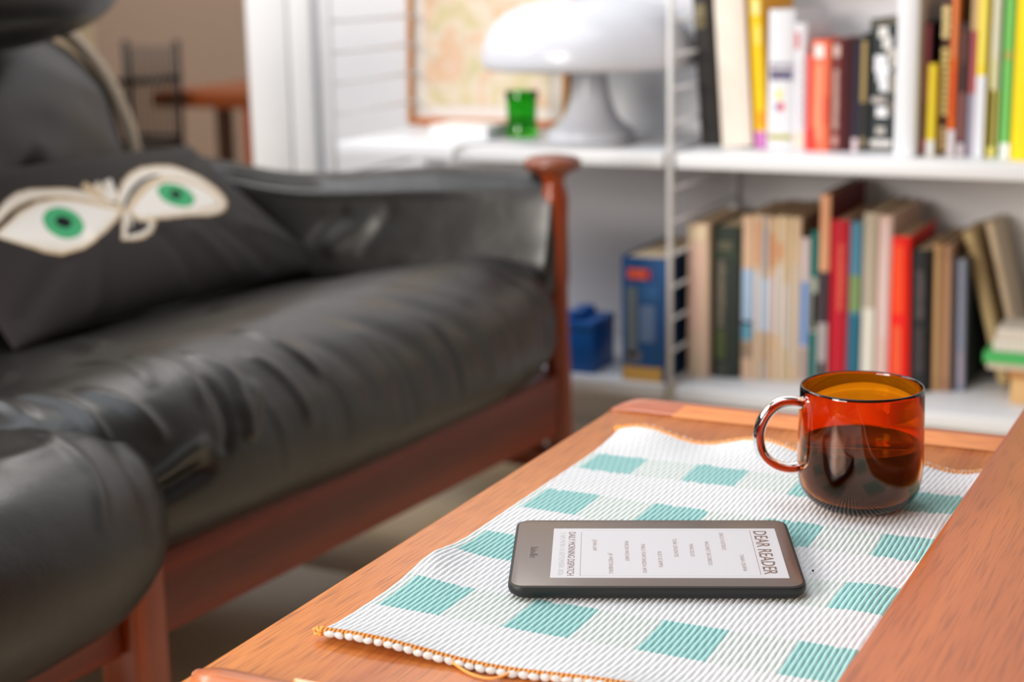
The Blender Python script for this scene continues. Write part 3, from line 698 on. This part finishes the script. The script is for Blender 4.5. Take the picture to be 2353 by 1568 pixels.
# ------------------------------------------------------------------ cushion with printed eyes
E_CREAM = mat('print_cream', (226, 218, 206), .8, .2)
E_TAN = mat('print_tan', (206, 180, 146), .8, .2)
E_WHITE = mat('print_white', (232, 226, 218), .8, .2)
E_GREEN = mat('print_green', (70, 166, 112), .8, .2)
E_BLACK = mat('print_black', (10, 16, 18), .8, .2)
ART = [('T',[(-0.772,0.008),(-0.728,0.04),(-0.662,0.084),(-0.573,0.16),(-0.448,0.216),(-0.325,0.208),(-0.247,0.148),(-0.177,0.068),(-0.115,-0.028),(-0.068,-0.068),(-0.147,-0.176),(-0.27,-0.288),(-0.377,-0.38),(-0.46,-0.412),(-0.562,-0.396),(-0.64,-0.32),(-0.705,-0.184),(-0.74,-0.1),(-0.762,-0.044),(-0.78,-0.012)]),('C',[(-0.762,-0.004),(-0.67,0.064),(-0.583,0.128),(-0.455,0.188),(-0.338,0.18),(-0.26,0.12),(-0.193,0.036),(-0.127,-0.052),(-0.088,-0.076),(-0.16,-0.16),(-0.275,-0.268),(-0.375,-0.352),(-0.453,-0.384),(-0.55,-0.364),(-0.627,-0.292),(-0.693,-0.168),(-0.732,-0.092),(-0.758,-0.032)]),('W',[(-0.73,-0.012),(-0.65,0.036),(-0.557,0.1),(-0.453,0.152),(-0.338,0.14),(-0.247,0.072),(-0.167,-0.024),(-0.117,-0.08),(-0.193,-0.144),(-0.3,-0.236),(-0.387,-0.296),(-0.468,-0.304),(-0.537,-0.272),(-0.61,-0.208),(-0.675,-0.136),(-0.72,-0.068)]),('G',[(-0.38,-0.228),(-0.4,-0.252),(-0.422,-0.268),(-0.445,-0.276),(-0.47,-0.276),(-0.49,-0.264),(-0.508,-0.244),(-0.522,-0.216),(-0.53,-0.18),(-0.535,-0.14),(-0.535,-0.1),(-0.53,-0.06),(-0.518,-0.016),(-0.505,0.02),(-0.485,0.052),(-0.463,0.08),(-0.44,0.096),(-0.415,0.108),(-0.392,0.108),(-0.372,0.096),(-0.355,0.076),(-0.34,0.048),(-0.33,0.016),(-0.328,-0.028),(-0.328,-0.068),(-0.335,-0.112),(-0.345,-0.156),(-0.36,-0.192)]),('B',[(-0.4,-0.124),(-0.41,-0.136),(-0.417,-0.144),(-0.427,-0.148),(-0.438,-0.152),(-0.445,-0.148),(-0.455,-0.144),(-0.46,-0.132),(-0.465,-0.12),(-0.47,-0.108),(-0.47,-0.092),(-0.47,-0.076),(-0.468,-0.06),(-0.463,-0.048),(-0.455,-0.032),(-0.448,-0.02),(-0.438,-0.012),(-0.43,-0.008),(-0.42,-0.008),(-0.41,-0.008),(-0.402,-0.016),(-0.395,-0.024),(-0.39,-0.036),(-0.387,-0.048),(-0.385,-0.064),(-0.387,-0.08),(-0.39,-0.096),(-0.395,-0.112)]),('T',[(-0.7,0.176),(-0.63,0.264),(-0.573,0.324),(-0.485,0.388),(-0.407,0.396),(-0.32,0.352),(-0.247,0.32),(-0.193,0.268),(-0.152,0.204),(-0.122,0.112),(-0.093,0.024),(-0.07,-0.016),(-0.085,-0.076),(-0.135,-0.032),(-0.177,0.068),(-0.232,0.14),(-0.302,0.2),(-0.395,0.24),(-0.478,0.244),(-0.555,0.216),(-0.633,0.168),(-0.698,0.112),(-0.738,0.092)]),('C',[(-0.71,0.156),(-0.64,0.244),(-0.578,0.304),(-0.495,0.364),(-0.42,0.372),(-0.33,0.328),(-0.257,0.296),(-0.203,0.248),(-0.162,0.18),(-0.132,0.088),(-0.1,0.008),(-0.085,-0.04),(-0.122,-0.004),(-0.167,0.092),(-0.223,0.164),(-0.29,0.228),(-0.382,0.268),(-0.465,0.272),(-0.545,0.244),(-0.625,0.192),(-0.688,0.136),(-0.732,0.104)]),('T',[(-0.16,0.288),(-0.147,0.16),(-0.122,0.012),(-0.07,0.076),(-0.095,0.224),(-0.103,0.36)]),('C',[(-0.09,0.28),(-0.095,0.152),(-0.098,0.032),(-0.047,0.08),(-0.045,0.204),(-0.037,0.336)]),('T',[(-0.062,0.308),(-0.073,0.18),(-0.055,0.196),(-0.045,0.328)]),('C',[(-0.015,0.312),(-0.052,0.164),(-0.085,0.032),(-0.027,0.06),(0.005,0.196),(0.048,0.348)]),('T',[(-0.083,-0.016),(-0.015,0.12),(0.085,0.276),(0.193,0.392),(0.3,0.46),(0.41,0.472),(0.508,0.448),(0.588,0.38),(0.625,0.272),(0.645,0.156),(0.657,0.052),(0.643,-0.072),(0.605,-0.176),(0.528,-0.272),(0.448,-0.316),(0.367,-0.32),(0.225,-0.288),(0.11,-0.28),(0.042,-0.26),(-0.042,-0.264),(-0.07,-0.212),(-0.055,-0.116),(-0.075,-0.104),(-0.112,-0.128)]),('C',[(-0.065,-0.004),(-0.007,0.112),(0.088,0.256),(0.188,0.36),(0.288,0.428),(0.39,0.436),(0.488,0.412),(0.562,0.348),(0.598,0.244),(0.615,0.128),(0.625,0.02),(0.615,-0.088),(0.583,-0.176),(0.522,-0.244),(0.453,-0.288),(0.38,-0.296),(0.238,-0.264),(0.123,-0.252),(0.055,-0.236),(-0.03,-0.236),(-0.052,-0.196),(-0.042,-0.112),(-0.065,-0.092)]),('B',[(-0.073,-0.06),(0.0,0.048),(0.097,0.172),(0.203,0.268),(0.295,0.312),(0.357,0.304),(0.335,0.28),(0.255,0.252),(0.153,0.176),(0.045,0.06),(-0.057,-0.068)]),('T',[(-0.065,-0.092),(0.04,0.04),(0.147,0.156),(0.248,0.228),(0.328,0.256),(0.427,0.24),(0.51,0.184),(0.562,0.092),(0.59,-0.024),(0.57,-0.14),(0.518,-0.208),(0.397,-0.26),(0.25,-0.236),(0.105,-0.228),(-0.02,-0.216),(-0.052,-0.176),(-0.05,-0.112)]),('W',[(-0.042,-0.112),(0.042,-0.012),(0.153,0.096),(0.272,0.188),(0.377,0.208),(0.47,0.156),(0.535,0.064),(0.562,-0.052),(0.545,-0.152),(0.458,-0.212),(0.338,-0.228),(0.208,-0.22),(0.075,-0.212),(-0.015,-0.204),(-0.04,-0.156)]),('G',[(0.377,-0.124),(0.355,-0.148),(0.333,-0.164),(0.305,-0.176),(0.282,-0.172),(0.258,-0.164),(0.238,-0.148),(0.22,-0.124),(0.208,-0.096),(0.2,-0.06),(0.198,-0.024),(0.203,0.016),(0.21,0.052),(0.222,0.084),(0.24,0.116),(0.26,0.14),(0.285,0.16),(0.31,0.168),(0.335,0.168),(0.36,0.16),(0.38,0.144),(0.4,0.12),(0.415,0.092),(0.423,0.056),(0.425,0.02),(0.42,-0.02),(0.41,-0.06),(0.395,-0.096)]),('B',[(0.335,-0.028),(0.328,-0.036),(0.32,-0.044),(0.31,-0.048),(0.3,-0.052),(0.292,-0.052),(0.282,-0.052),(0.278,-0.044),(0.272,-0.036),(0.27,-0.024),(0.268,-0.016),(0.27,0.0),(0.272,0.012),(0.278,0.024),(0.285,0.036),(0.29,0.044),(0.3,0.052),(0.31,0.06),(0.32,0.064),(0.328,0.06),(0.338,0.06),(0.343,0.052),(0.347,0.044),(0.353,0.036),(0.353,0.024),(0.353,0.012),(0.347,-0.004),(0.343,-0.016)]),('T',[(-0.088,-0.104),(-0.152,-0.232),(-0.235,-0.416),(-0.167,-0.448),(-0.11,-0.448),(-0.035,-0.4),(0.038,-0.292),(0.022,-0.22),(-0.022,-0.284),(-0.005,-0.296),(-0.042,-0.344),(-0.1,-0.38),(-0.145,-0.38),(-0.193,-0.392),(-0.122,-0.252),(-0.057,-0.124)]),('C',[(-0.083,-0.108),(-0.145,-0.236),(-0.22,-0.4),(-0.16,-0.424),(-0.105,-0.42),(-0.04,-0.38),(0.015,-0.3),(0.008,-0.248),(-0.02,-0.28),(-0.01,-0.3),(-0.042,-0.344),(-0.098,-0.38),(-0.145,-0.38),(-0.195,-0.388),(-0.127,-0.248),(-0.062,-0.12)]),('C',[(-0.075,-0.112),(-0.09,-0.184),(-0.125,-0.292),(-0.11,-0.288),(-0.075,-0.18),(-0.057,-0.104)])]


def in_poly(px, py, poly):
    inside = np.zeros(px.shape, bool); n = len(poly); j = n - 1
    for i in range(n):
        xi, yi = poly[i]; xj, yj = poly[j]
        if yi != yj:
            c = ((yi > py) != (yj > py)) & (px < (xj - xi) * (py - yi) / (yj - yi) + xi)
            inside ^= c
        j = i
    return inside


PW0 = np.array([-1.37084746, 1.6435475, 0.4775]); PE1 = np.array([0.02238426, 0.28988976, -0.0025])
PE2 = np.array([-0.11633275, 0.00371701, 0.0825]); PN = np.array([0.57726701, -0.03754001, 0.81569207])
pil = empty('throw_cushion', tuple(PW0), 'black throw cushion printed with two green eyes resting on the sofa', 'cushion')


def pillow(side, ns, nt2):
    sg, tg = np.meshgrid(np.linspace(-1, 1, ns), np.linspace(-1, 1, nt2), indexing='ij')
    fs = np.maximum(0, 1 - np.abs(sg) ** 2.6) ** .55; ft = np.maximum(0, 1 - np.abs(tg) ** 2.6) ** .55
    x = sg * (1 - .07 * (1 - tg * tg) * np.abs(sg)); y = tg * (1 - .07 * (1 - sg * sg) * np.abs(tg))
    T = .052 if side > 0 else -.038
    h = T * fs * ft
    for (s0, t0, s1, t1, w, a) in ((-.55, -.95, -.35, -.35, .05, .004), (.05, -.95, .02, -.45, .05, -.004), (.30, -.95, .20, -.5, .05, .004), (.55, -.9, .42, -.5, .06, -.004), (.95, -.8, .6, -.5, .06, .004), (.9, .7, .62, .4, .06, -.003), (-.9, -.8, -.6, -.45, .07, -.004)):
        vx, vy = s1 - s0, t1 - t0
        q = np.clip(((sg - s0) * vx + (tg - t0) * vy) / (vx * vx + vy * vy), 0, 1)
        d = np.hypot(sg - s0 - q * vx, (tg - t0 - q * vy) * .5)
        h = h + a * np.exp(-(d / w) ** 2) * np.minimum(1, np.abs(h) / .015) * (1 if side > 0 else 0)
    V = (x[..., None] * PE1 + y[..., None] * PE2 + h[..., None] * PN).reshape(-1, 3)
    F = []; 
    for i in range(ns - 1):
        for j in range(nt2 - 1):
            a = i * nt2 + j
            F.append((a, a + nt2, a + nt2 + 1, a + 1) if side > 0 else (a, a + 1, a + nt2 + 1, a + nt2))
    sc = (sg[:-1, :-1] + sg[1:, 1:]) / 2; tc_ = (tg[:-1, :-1] + tg[1:, 1:]) / 2
    return V, F, sc.ravel(), tc_.ravel()


V, F, sc_, tc_ = pillow(1, 420, 240)
fm = np.zeros(len(F), int)
KEY = {'T': 1, 'C': 2, 'W': 3, 'G': 4, 'B': 5}
for k, pl in ART:
    fm[in_poly(sc_, tc_, pl)] = KEY[k]
mesh_obj('cushion_front', V, F, None, pil, True, [M_CLOTH, E_TAN, E_CREAM, E_WHITE, E_GREEN, E_BLACK], fm)
V, F, _, _ = pillow(-1, 60, 40)
mesh_obj('cushion_back', V, F, M_CLOTH, pil, True)

# ------------------------------------------------------------------ coffee table and the higher table beside it
TZ = 0.450
ct = empty('coffee_table', (-.20, .91, 0), 'low teak coffee table with raised lips at both ends', 'coffee table')


def tb(name, x0, x1, y0, y1, z0, z1, m, bevel=.002, seg=2):
    o = box(name, x0 + .20, x1 + .20, y0 - .91, y1 - .91, z0, z1, m, ct, bevel, seg); return o


tb('table_top', -.4975, .10, .610, 1.208, TZ - .020, TZ, M_TEAK, .0035, 3)
tb('side_apron', -.470, -.452, .66, 1.16, TZ - .075, TZ - .0205, M_TEAK)
tb('side_apron', .055, .073, .66, 1.16, TZ - .075, TZ - .0205, M_TEAK)
tb('end_apron', -.452, .055, .655, .673, TZ - .075, TZ - .0205, M_TEAKX)
tb('end_apron', -.452, .055, 1.145, 1.163, TZ - .075, TZ - .0205, M_TEAKX)
M_LEG = wood('teak_leg', (186, 104, 60), (150, 76, 40), .4, 'Z')
for x in (-.462, .065):
    for y in (.664, 1.154):
        lathe('leg', [(0, 0), (.011, 0), (.018, TZ - .0205), (0, TZ - .0205)], M_LEG, ct, 20, loc=(x + .20, y - .91))


def end_lip(y_in, y_out, sgn):
    """raised lip: rounded bar whose ends fade down into the top near the corners, with a scooped inlay whose lit face is painted lighter"""
    prof = [(0, 0), (.10, .0035), (.28, .0075), (.55, .0090), (.80, .0080), (.96, .0045), (1, 0.0)]
    V = []; F = []; xs = np.concatenate([np.linspace(-.4965, -.445, 14), np.linspace(-.43, .09, 12)])
    P = len(prof)
    for x in xs:
        e = 1 - max(0, (-.470 - x) / .0265) ** 2.2
        e = max(.12, e)
        yo = y_out - sgn * .020 * max(0, (-.472 - x) / .0245) ** 2
        for (t, z) in prof:
            V.append((x + .20, y_in + t * (yo - y_in) - .91, TZ - .0002 + z * e))
    for i in range(len(xs) - 1):
        for j in range(P - 1):
            a = i * P + j; F.append((a, a + 1, a + P + 1, a + P))
        F.append((i * P, (i + 1) * P, (i + 1) * P + P - 1, i * P + P - 1))
    F.append(tuple(range(P))); F.append(tuple(range((len(xs) - 1) * P, len(xs) * P))[::-1])
    mesh_obj('end_lip', V, F, M_TEAKX, ct, True)
    bm = bmesh.new()
    ya, yb = y_in - sgn * .0006, y_in + sgn * .0065
    x0, x1 = -.4435 + .20, .085 + .20
    vs = [bm.verts.new(p) for p in ((x0, ya - .91, TZ + .0004), (x1, ya - .91, TZ + .0004), (x1, yb - .91, TZ + .0088), (x0 + .010, yb - .91, TZ + .0088),
                                    (x0, ya - .91 + sgn * .003, TZ - .001), (x1, ya - .91 + sgn * .003, TZ - .001), (x1, yb - .91 + sgn * .002, TZ + .004), (x0 + .010, yb - .91 + sgn * .002, TZ + .004))]
    for f in ((0, 1, 2, 3), (4, 5, 6, 7), (0, 1, 5, 4), (2, 3, 7, 6), (1, 2, 6, 5), (0, 3, 7, 4)): bm.faces.new([vs[i] for i in f])
    bm_obj('lip_inlay', bm, M_INLAY_LIT, ct)


end_lip(1.184, 1.208, 1)
end_lip(.638, .611, -1)

st = empty('side_table', (.20, .76, 0), 'slightly higher teak table whose wide top overlaps the placemat edge', 'side table')
SZ = 0.478
bm = bmesh.new(); box_bm(bm, -.1805 - .20, .38, .25 - .76, 1.262 - .76, SZ - .0215, SZ)
bm_obj('table_top', bm, M_TEAK2, st, bevel=.006, seg=4)
for x in (-.155, .55):
    for y in (.275, 1.236):
        lathe('leg', [(0, 0), (.010, 0), (.0135, SZ - .022), (0, SZ - .022)], M_LEG, st, 20, loc=(x - .20, y - .76))
box('end_apron', -.34, .34, .467, .485, SZ - .06, SZ - .022, M_TEAK2, st)

# ------------------------------------------------------------------ placemat
PITCH = .0031875; X0 = -.4588; NR = 102; NS = 6
Y0m, Y1m = .6935, 1.1165
C_W = mat('mat_white', (242, 242, 243), .9, .15, bump=.5, bscale=1400)
C_M = mat('mat_mint', (236, 240, 238), .9, .15, bump=.5, bscale=1400)
C_T = mat('mat_teal', (176, 219, 217), .9, .15, bump=.5, bscale=1400)
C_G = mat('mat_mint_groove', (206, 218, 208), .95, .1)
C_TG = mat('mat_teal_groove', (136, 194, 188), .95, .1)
BANDS = [(.743, .787), (.837, .879), (.9275, .970), (1.0215, 1.061)]
COLS = [-.4535 + .0765 * k for k in range(5)]
CW = 12 * PITCH


def wob(x, y):
    """large soft waves of the cloth"""
    z = .0008 * (1 + mnoise.noise(Vector((x * 14, y * 10, 3))))
    f = max(0, (y - 1.055) / .06)
    z += min(1, f * f) * (.0030 + .0045 * math.sin((x + .4588) * 68 + .3)) if f > 0 else 0
    n = max(0, (.730 - y) / .037)
    z += min(1, n * n) * (.0014 + .0022 * math.sin((x + .44) * 40 + 1.2))
    z += .0050 * math.exp(-((x + .458) / .020) ** 2 - ((y - .815) / .030) ** 2)
    z += .0020 * math.exp(-((x + .21) / .02) ** 2 - ((y - .86) / .03) ** 2)
    r = math.hypot(x + .3338, y - .8629)
    if r < .13: z *= max(0, (r - .09) / .04)
    r = math.hypot(x + .251, y - 1.0185)
    if r < .06: z *= max(0, (r - .036) / .024)
    return z


def lat(x, y):
    return .0016 * math.sin(y * 31 + x * 9) * max(0, min(1, (x + .50) / .2)) + .0018 * math.exp(-((x + .215) / .03) ** 2 - ((y - .83) / .035) ** 2)


V = []; F = []; fm = []
ys = np.linspace(Y0m, Y1m, 181)
nx = NR * NS + 1
rng = random.Random(3)
jit = [rng.uniform(-.0008, .0008) for _ in range(NR * 8)]
for i in range(nx):
    x = X0 + PITCH * i / NS
    ph = (i % NS) / NS
    rib = abs(math.sin(math.pi * ph)) ** .75
    for y in ys:
        y = float(y)
        yy = y
        z = TZ + .0006 + .0014 + .0009 * rib + .00010 * math.sin(y * 2300 + (i // NS) * 2.1) + wob(x, y)
        V.append((x + lat(x, y), yy, z))
ny = len(ys)
for i in range(nx - 1):
    r = i // NS; k = i % NS
    xc = X0 + PITCH * (r + .5)
    incol = any(c <= xc < c + CW for c in COLS)
    ci = next((n for n, c in enumerate(COLS) if c <= xc < c + CW), 0)
    for j in range(ny - 1):
        y = (ys[j] + ys[j + 1]) / 2
        inb = False
        for bi, (a, b) in enumerate(BANDS):
            if a + jit[r * 8 + bi] <= y < b + jit[r * 8 + 4 + bi]: inb = True
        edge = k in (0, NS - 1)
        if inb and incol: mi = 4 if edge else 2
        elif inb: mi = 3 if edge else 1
        else: mi = 0
        fm.append(mi); a = i * ny + j
        F.append((a, a + ny, a + ny + 1, a + 1))
top_n = len(V)
# underside and edges
for i in range(0, nx):
    x = X0 + PITCH * i / NS
    for y in (ys[0], ys[-1]):
        V.append((x + lat(x, y), float(y), TZ + .0006 + max(0, wob(x, float(y)) - .0002)))
for i in range(nx - 1):
    a = top_n + i * 2
    F.append((a, a + 2, (i + 1) * ny, i * ny)); fm.append(0)
    F.append((i * ny + ny - 1, (i + 1) * ny + ny - 1, a + 3, a + 1)); fm.append(0)
for i in (0, nx - 1):
    b0 = len(V)
    for y in ys:
        x = X0 + PITCH * i / NS
        V.append((x + lat(x, float(y)), float(y), TZ + .0004 + max(0, wob(x, float(y)) * .9 - .0002)))
    for j in range(ny - 1):
        F.append((b0 + j, b0 + j + 1, i * ny + j + 1, i * ny + j)); fm.append(0)
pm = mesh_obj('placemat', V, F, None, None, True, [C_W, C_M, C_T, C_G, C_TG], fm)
tag(pm, 'white ribbed placemat with teal squares and orange stitched ends on the table', 'placemat')

M_OR = mat('orange_thread', (250, 172, 92), .75, .2, bump=.4, bscale=2500)
M_BEAD = mat('white_yarn', (246, 246, 246), .9, .15, bump=.6, bscale=2200)
bmb = bmesh.new(); bmesh.ops.create_uvsphere(bmb, u_segments=10, v_segments=7, radius=1.0)
bead_me = bpy.data.meshes.new('edge_loop'); bmb.to_mesh(bead_me); bmb.free(); bead_me.materials.append(M_BEAD)
bead_me.polygons.foreach_set('use_smooth', [True] * len(bead_me.polygons))
for (ye, sg) in ((Y0m, -1), (Y1m, 1)):
    k = 0; x = X0 + .008
    while x < -.150:
        o = link_obj('edge_loop', bead_me, pm)
        w = wob(x, ye)
        o.location = (x + lat(x, ye), ye + sg * rng.uniform(.0014, .0022), TZ + .0021 + w * .95)
        o.scale = (.0033 * rng.uniform(.9, 1.08), .0017, .0019 * rng.uniform(.9, 1.1))
        o.rotation_euler = (0, rng.uniform(-.2, .2), rng.uniform(-.15, .15))
        x += .0060; k += 1
    # overlock coil, one joined thread
    pts = []
    x = X0 + .002; n = 0
    while x < -.150:
        for q in range(8):
            t = q / 8 * 2 * math.pi
            xx = x + .0026 * q / 8
            yb = ye + sg * (-.0006 + .0020 * math.cos(t))
            zb = TZ + .0021 + .0017 * math.sin(t) + wob(xx, ye) * .97
            pts.append((xx + lat(xx, ye) - .0008 * math.sin(t), yb, zb))
        x += .0026
    th = tube('overlock_thread', pts, .00088, M_OR, pm, 6); tag(th, kind='stuff')
    kn = [(X0 - .0008 + .0022 * math.cos(a * 2.2) , ye + sg * (-.001 + .0022 * math.sin(a * 3.1)), TZ + .0020 + .0013 * math.sin(a * 1.7) + wob(X0, ye)) for a in np.linspace(0, 12, 90)]
    tube('corner_knot', kn, .0009, M_OR, pm, 6)
lt = catmull([(-.3790, .6918, TZ + .0032), (-.3740, .6900, TZ + .0022), (-.3670, .6868, TZ + .0014), (-.3590, .6846, TZ + .0011), (-.3520, .6850, TZ + .0012), (-.3470, .6880, TZ + .0022), (-.3440, .6912, TZ + .0036)], 40)
tube('loose_thread', lt, .0007, M_OR, pm, 8)

# ------------------------------------------------------------------ e-reader
KX, KY, KA = -.33384048, .86292151, .40026454
KZ = TZ + .0031
er = empty('e_reader', (KX, KY, KZ), 'black e-reader lying screen up on the placemat', 'e-reader', rot=(0, 0, KA))
M_EB = mat('reader_body', (24, 25, 26), .5, .4, bump=.1, bscale=3000)
M_EF = mat('reader_front', (88, 70, 60), .28, .7, bump=.02, bscale=2500)  # brown tone puts the wall's reflection into the bezel colour
M_SCR = mat('reader_screen', (202, 199, 202), .30, .3)
M_INK = mat('ink_dark', (126, 100, 90), .6, .2)
M_INK2 = mat('ink_mid', (168, 148, 140), .6, .2)
M_INK3 = mat('ink_light', (196, 194, 192), .6, .2)
KH = .4615 - KZ


def rrect(hw_, hh_, r, n=8):
    out = []
    for cx_, cy_, a0 in ((hw_ - r, hh_ - r, 0), (-hw_ + r, hh_ - r, 90), (-hw_ + r, -hh_ + r, 180), (hw_ - r, -hh_ + r, 270)):
        for k in range(n + 1):
            a = math.radians(a0 + 90 * k / n); out.append((cx_ + r * math.cos(a), cy_ + r * math.sin(a)))
    return out


def stack(name, rings, m, parent):
    """rings: list of (half_w, half_h, radius, z)"""
    V = []; F = []
    for (a, b, r, z) in rings:
        V += [(x, y, z) for x, y in rrect(a, b, r)]
    n = 36
    for i in range(len(rings) - 1):
        for k in range(n):
            l = (k + 1) % n; F.append((i * n + k, i * n + l, (i + 1) * n + l, (i + 1) * n + k))
    F.append(tuple(range(n))[::-1]); F.append(tuple(range((len(rings) - 1) * n, len(rings) * n)))
    o = mesh_obj(name, V, F, m, parent, True)
    try: o.data.set_sharp_from_angle(angle=math.radians(40))
    except Exception: pass
    return o


A_, B_ = .0835, .05785
stack('body', [(A_ - .0065, B_ - .0065, .006, 0), (A_ - .0030, B_ - .0030, .008, .0008), (A_ - .0007, B_ - .0007, .009, .0028), (A_, B_, .0095, .0050), (A_, B_, .0095, KH - .0012), (A_ - .0004, B_ - .0004, .0092, KH - .0005), (A_ - .0012, B_ - .0012, .0088, KH - .0003)], M_EB, er)
stack('front_panel', [(A_ - .0018, B_ - .0018, .0082, KH - .0008), (A_ - .0018, B_ - .0018, .0082, KH - .0001), (A_ - .0021, B_ - .0021, .0080, KH)], M_EF, er)


def kbox(name, a0, a1, b0, b1, z0, z1, m):
    return box(name, a0 / 1000 - .0835, a1 / 1000 - .0835, b0 / 1000 - .05785, b1 / 1000 - .05785, z0, z1, m, er)


kbox('display', 23.6, 158.4, 14.2, 98.0, KH - .0004, KH + .00008, M_SCR)
kbox('printed_rule', 142.7, 143.1, 19.5, 94.3, KH + .0001, KH + .00014, M_INK2)
kbox('printed_rule', 40.4, 40.7, 17.0, 92.0, KH + .0001, KH + .00014, M_INK2)
kbox('printed_rule', 40.7, 142.7, 94.0, 94.25, KH + .0001, KH + .00014, M_INK3)
kbox('printed_rule', 40.7, 142.7, 17.4, 17.65, KH + .0001, KH + .00014, M_INK3)


def ktext(name, txt, a_base, b_start, b_end, cap, m, z=.00014, bold=0.0):
    """text runs from b_start down to b_end (towards the reader's near edge), letters' tops point to +a"""
    cu = bpy.data.curves.new(name, 'FONT'); cu.body = txt; cu.size = 1.0; cu.extrude = 0.0; cu.offset = bold; cu.resolution_u = 3
    tmp = bpy.data.objects.new(name, cu); COL.objects.link(tmp)
    bpy.context.view_layer.update()
    me = bpy.data.meshes.new_from_object(tmp.evaluated_get(bpy.context.evaluated_depsgraph_get()))
    bpy.data.objects.remove(tmp)
    co = np.empty(len(me.vertices) * 3); me.vertices.foreach_get('co', co); co = co.reshape(-1, 3)
    x0, x1 = co[:, 0].min(), co[:, 0].max(); y1 = .694 if name == 'title_text' or True else co[:, 1].max()
    sx = (b_start - b_end) / 1000 / (x1 - x0); sy = cap / 1000 / y1
    for v in me.vertices:
        x, y = v.co.x, v.co.y
        v.co = Vector((a_base / 1000 - .0835 + y * sy, b_start / 1000 - .05785 - (x - x0) * sx, KH + z))
    me.materials.clear(); me.materials.append(m)
    return link_obj(name, me, er)


ktext('title_text', 'DEAR READER', 145.0, 93.3, 20.0, 7.8, M_INK, bold=.008)
ktext('caption_text', 'DAILY MORNING DISPATCH', 33.0, 91.4, 17.8, 4.1, M_INK, bold=.0)
ktext('date_text', '7 AM MON 14 SEPTEMBER 2026', 27.9, 90.8, 18.0, 3.2, M_INK3)
ktext('brand_text', 'kindle', 10.6, 65.2, 47.0, 4.6, mat('bezel_print', (96, 88, 82), .4), bold=.004)
for t, a, b0, b1 in (('JOHN LAW', 47.6, 77.9, 58.6), ('JA WESTENBERG', 57.0, 54.5, 21.0), ('MARCIN WICHARY', 66.6, 75.4, 40.9), ('PABLO FONTANEDA AMO', 76.3, 69.9, 21.9), ('ALEX SCAMPA', 85.8, 57.9, 31.1),
                     ('TONI CIFUENTES', 95.4, 79.7, 48.2), ('MARCELIO', 104.9, 70.4, 49.0), ('NAZARET ESCOBEDO', 114.4, 74.6, 34.5), ('ERICA FUSTERO', 124.0, 89.8, 60.3), ('TANIA OSHIMA', 133.4, 52.3, 24.9)):
    ktext('name_text', t, a, b0, b1, 2.4, M_INK2)

# ------------------------------------------------------------------ amber glass mug with dark drink
MX, MY = -.2510, 1.0185
MZ = TZ + .0032
mug = empty('glass_mug', (MX, MY, MZ), 'amber glass mug half full of dark coffee on the placemat', 'mug')
GA = glass('amber_glass', (.82, .25, .004), 0.0, 1.47)
GH = glass('amber_glass_handle', (.50, .045, .006), 0.0, 1.47)
RO = [(.0, .0), (.022, .0), (.0265, .0010), (.0315, .0040), (.0360, .0090), (.0388, .0150), (.0402, .0230), (.0404, .0330), (.0401, .0480), (.0397, .0640), (.0394, .0785), (.0391, .0802), (.0385, .0808), (.0379, .0802), (.0377, .0785)]
RI = [(.0380, .0640), (.0384, .0480), (.0386, .0330), (.0383, .0235), (.0368, .0160), (.0340, .0105), (.0295, .0065), (.0230, .0045), (.0, .0040)]
lathe('mug_body', RO + RI, GA, mug, 96)
LZ = .0428
liq = [(0, .0043), (.0229, .0048), (.0294, .0068), (.0339, .0108), (.0367, .0163), (.0382, .0238), (.0385, .0330), (.0384, .0400), (.03835, LZ + .0006), (.0376, LZ + .0001), (.0, LZ)]
mc = bpy.data.materials.new('black_coffee'); mc.use_nodes = True
b = mc.node_tree.nodes['Principled BSDF']; b.inputs['Base Color'].default_value = (.012, .0022, .0020, 1); b.inputs['Roughness'].default_value = .03; b.inputs['IOR'].default_value = 1.33; b.inputs['Specular IOR Level'].default_value = .2
co_ = lathe('coffee', liq, mc, mug, 96)
ms = mc.copy(); ms.name = 'coffee_surface'; ms.node_tree.nodes['Principled BSDF'].inputs['Specular IOR Level'].default_value = .6
co_.data.materials.append(ms)
for p_ in co_.data.polygons:
    if p_.center.z > LZ - .0004: p_.material_index = 1
hv = Vector((-RX.x, -RX.y, 0)).normalized()        # the handle points to the left
hp = catmull([(.0375, .0690), (.0450, .0705), (.0530, .0695), (.0600, .0640), (.0645, .0560), (.0660, .0475), (.0645, .0385), (.0605, .0320), (.0540, .0275), (.0460, .0255), (.0385, .0262)], 64)
tube('handle', [(hv.x * r, hv.y * r, z) for r, z in hp], .0037, GH, mug, 20, ry=.0056, upv=Vector((0, 0, 1)).cross(hv))

# tiny crumb on the placemat
bm = bmesh.new(); bmesh.ops.create_icosphere(bm, subdivisions=1, radius=.0007)
cr_ = bm_obj('crumb', bm, mat('crumb', (40, 34, 30), .8)); cr_.location = (-.2445, .8880, TZ + .0040)
tag(cr_, 'tiny dark crumb on the placemat right of the e-reader', 'crumb')
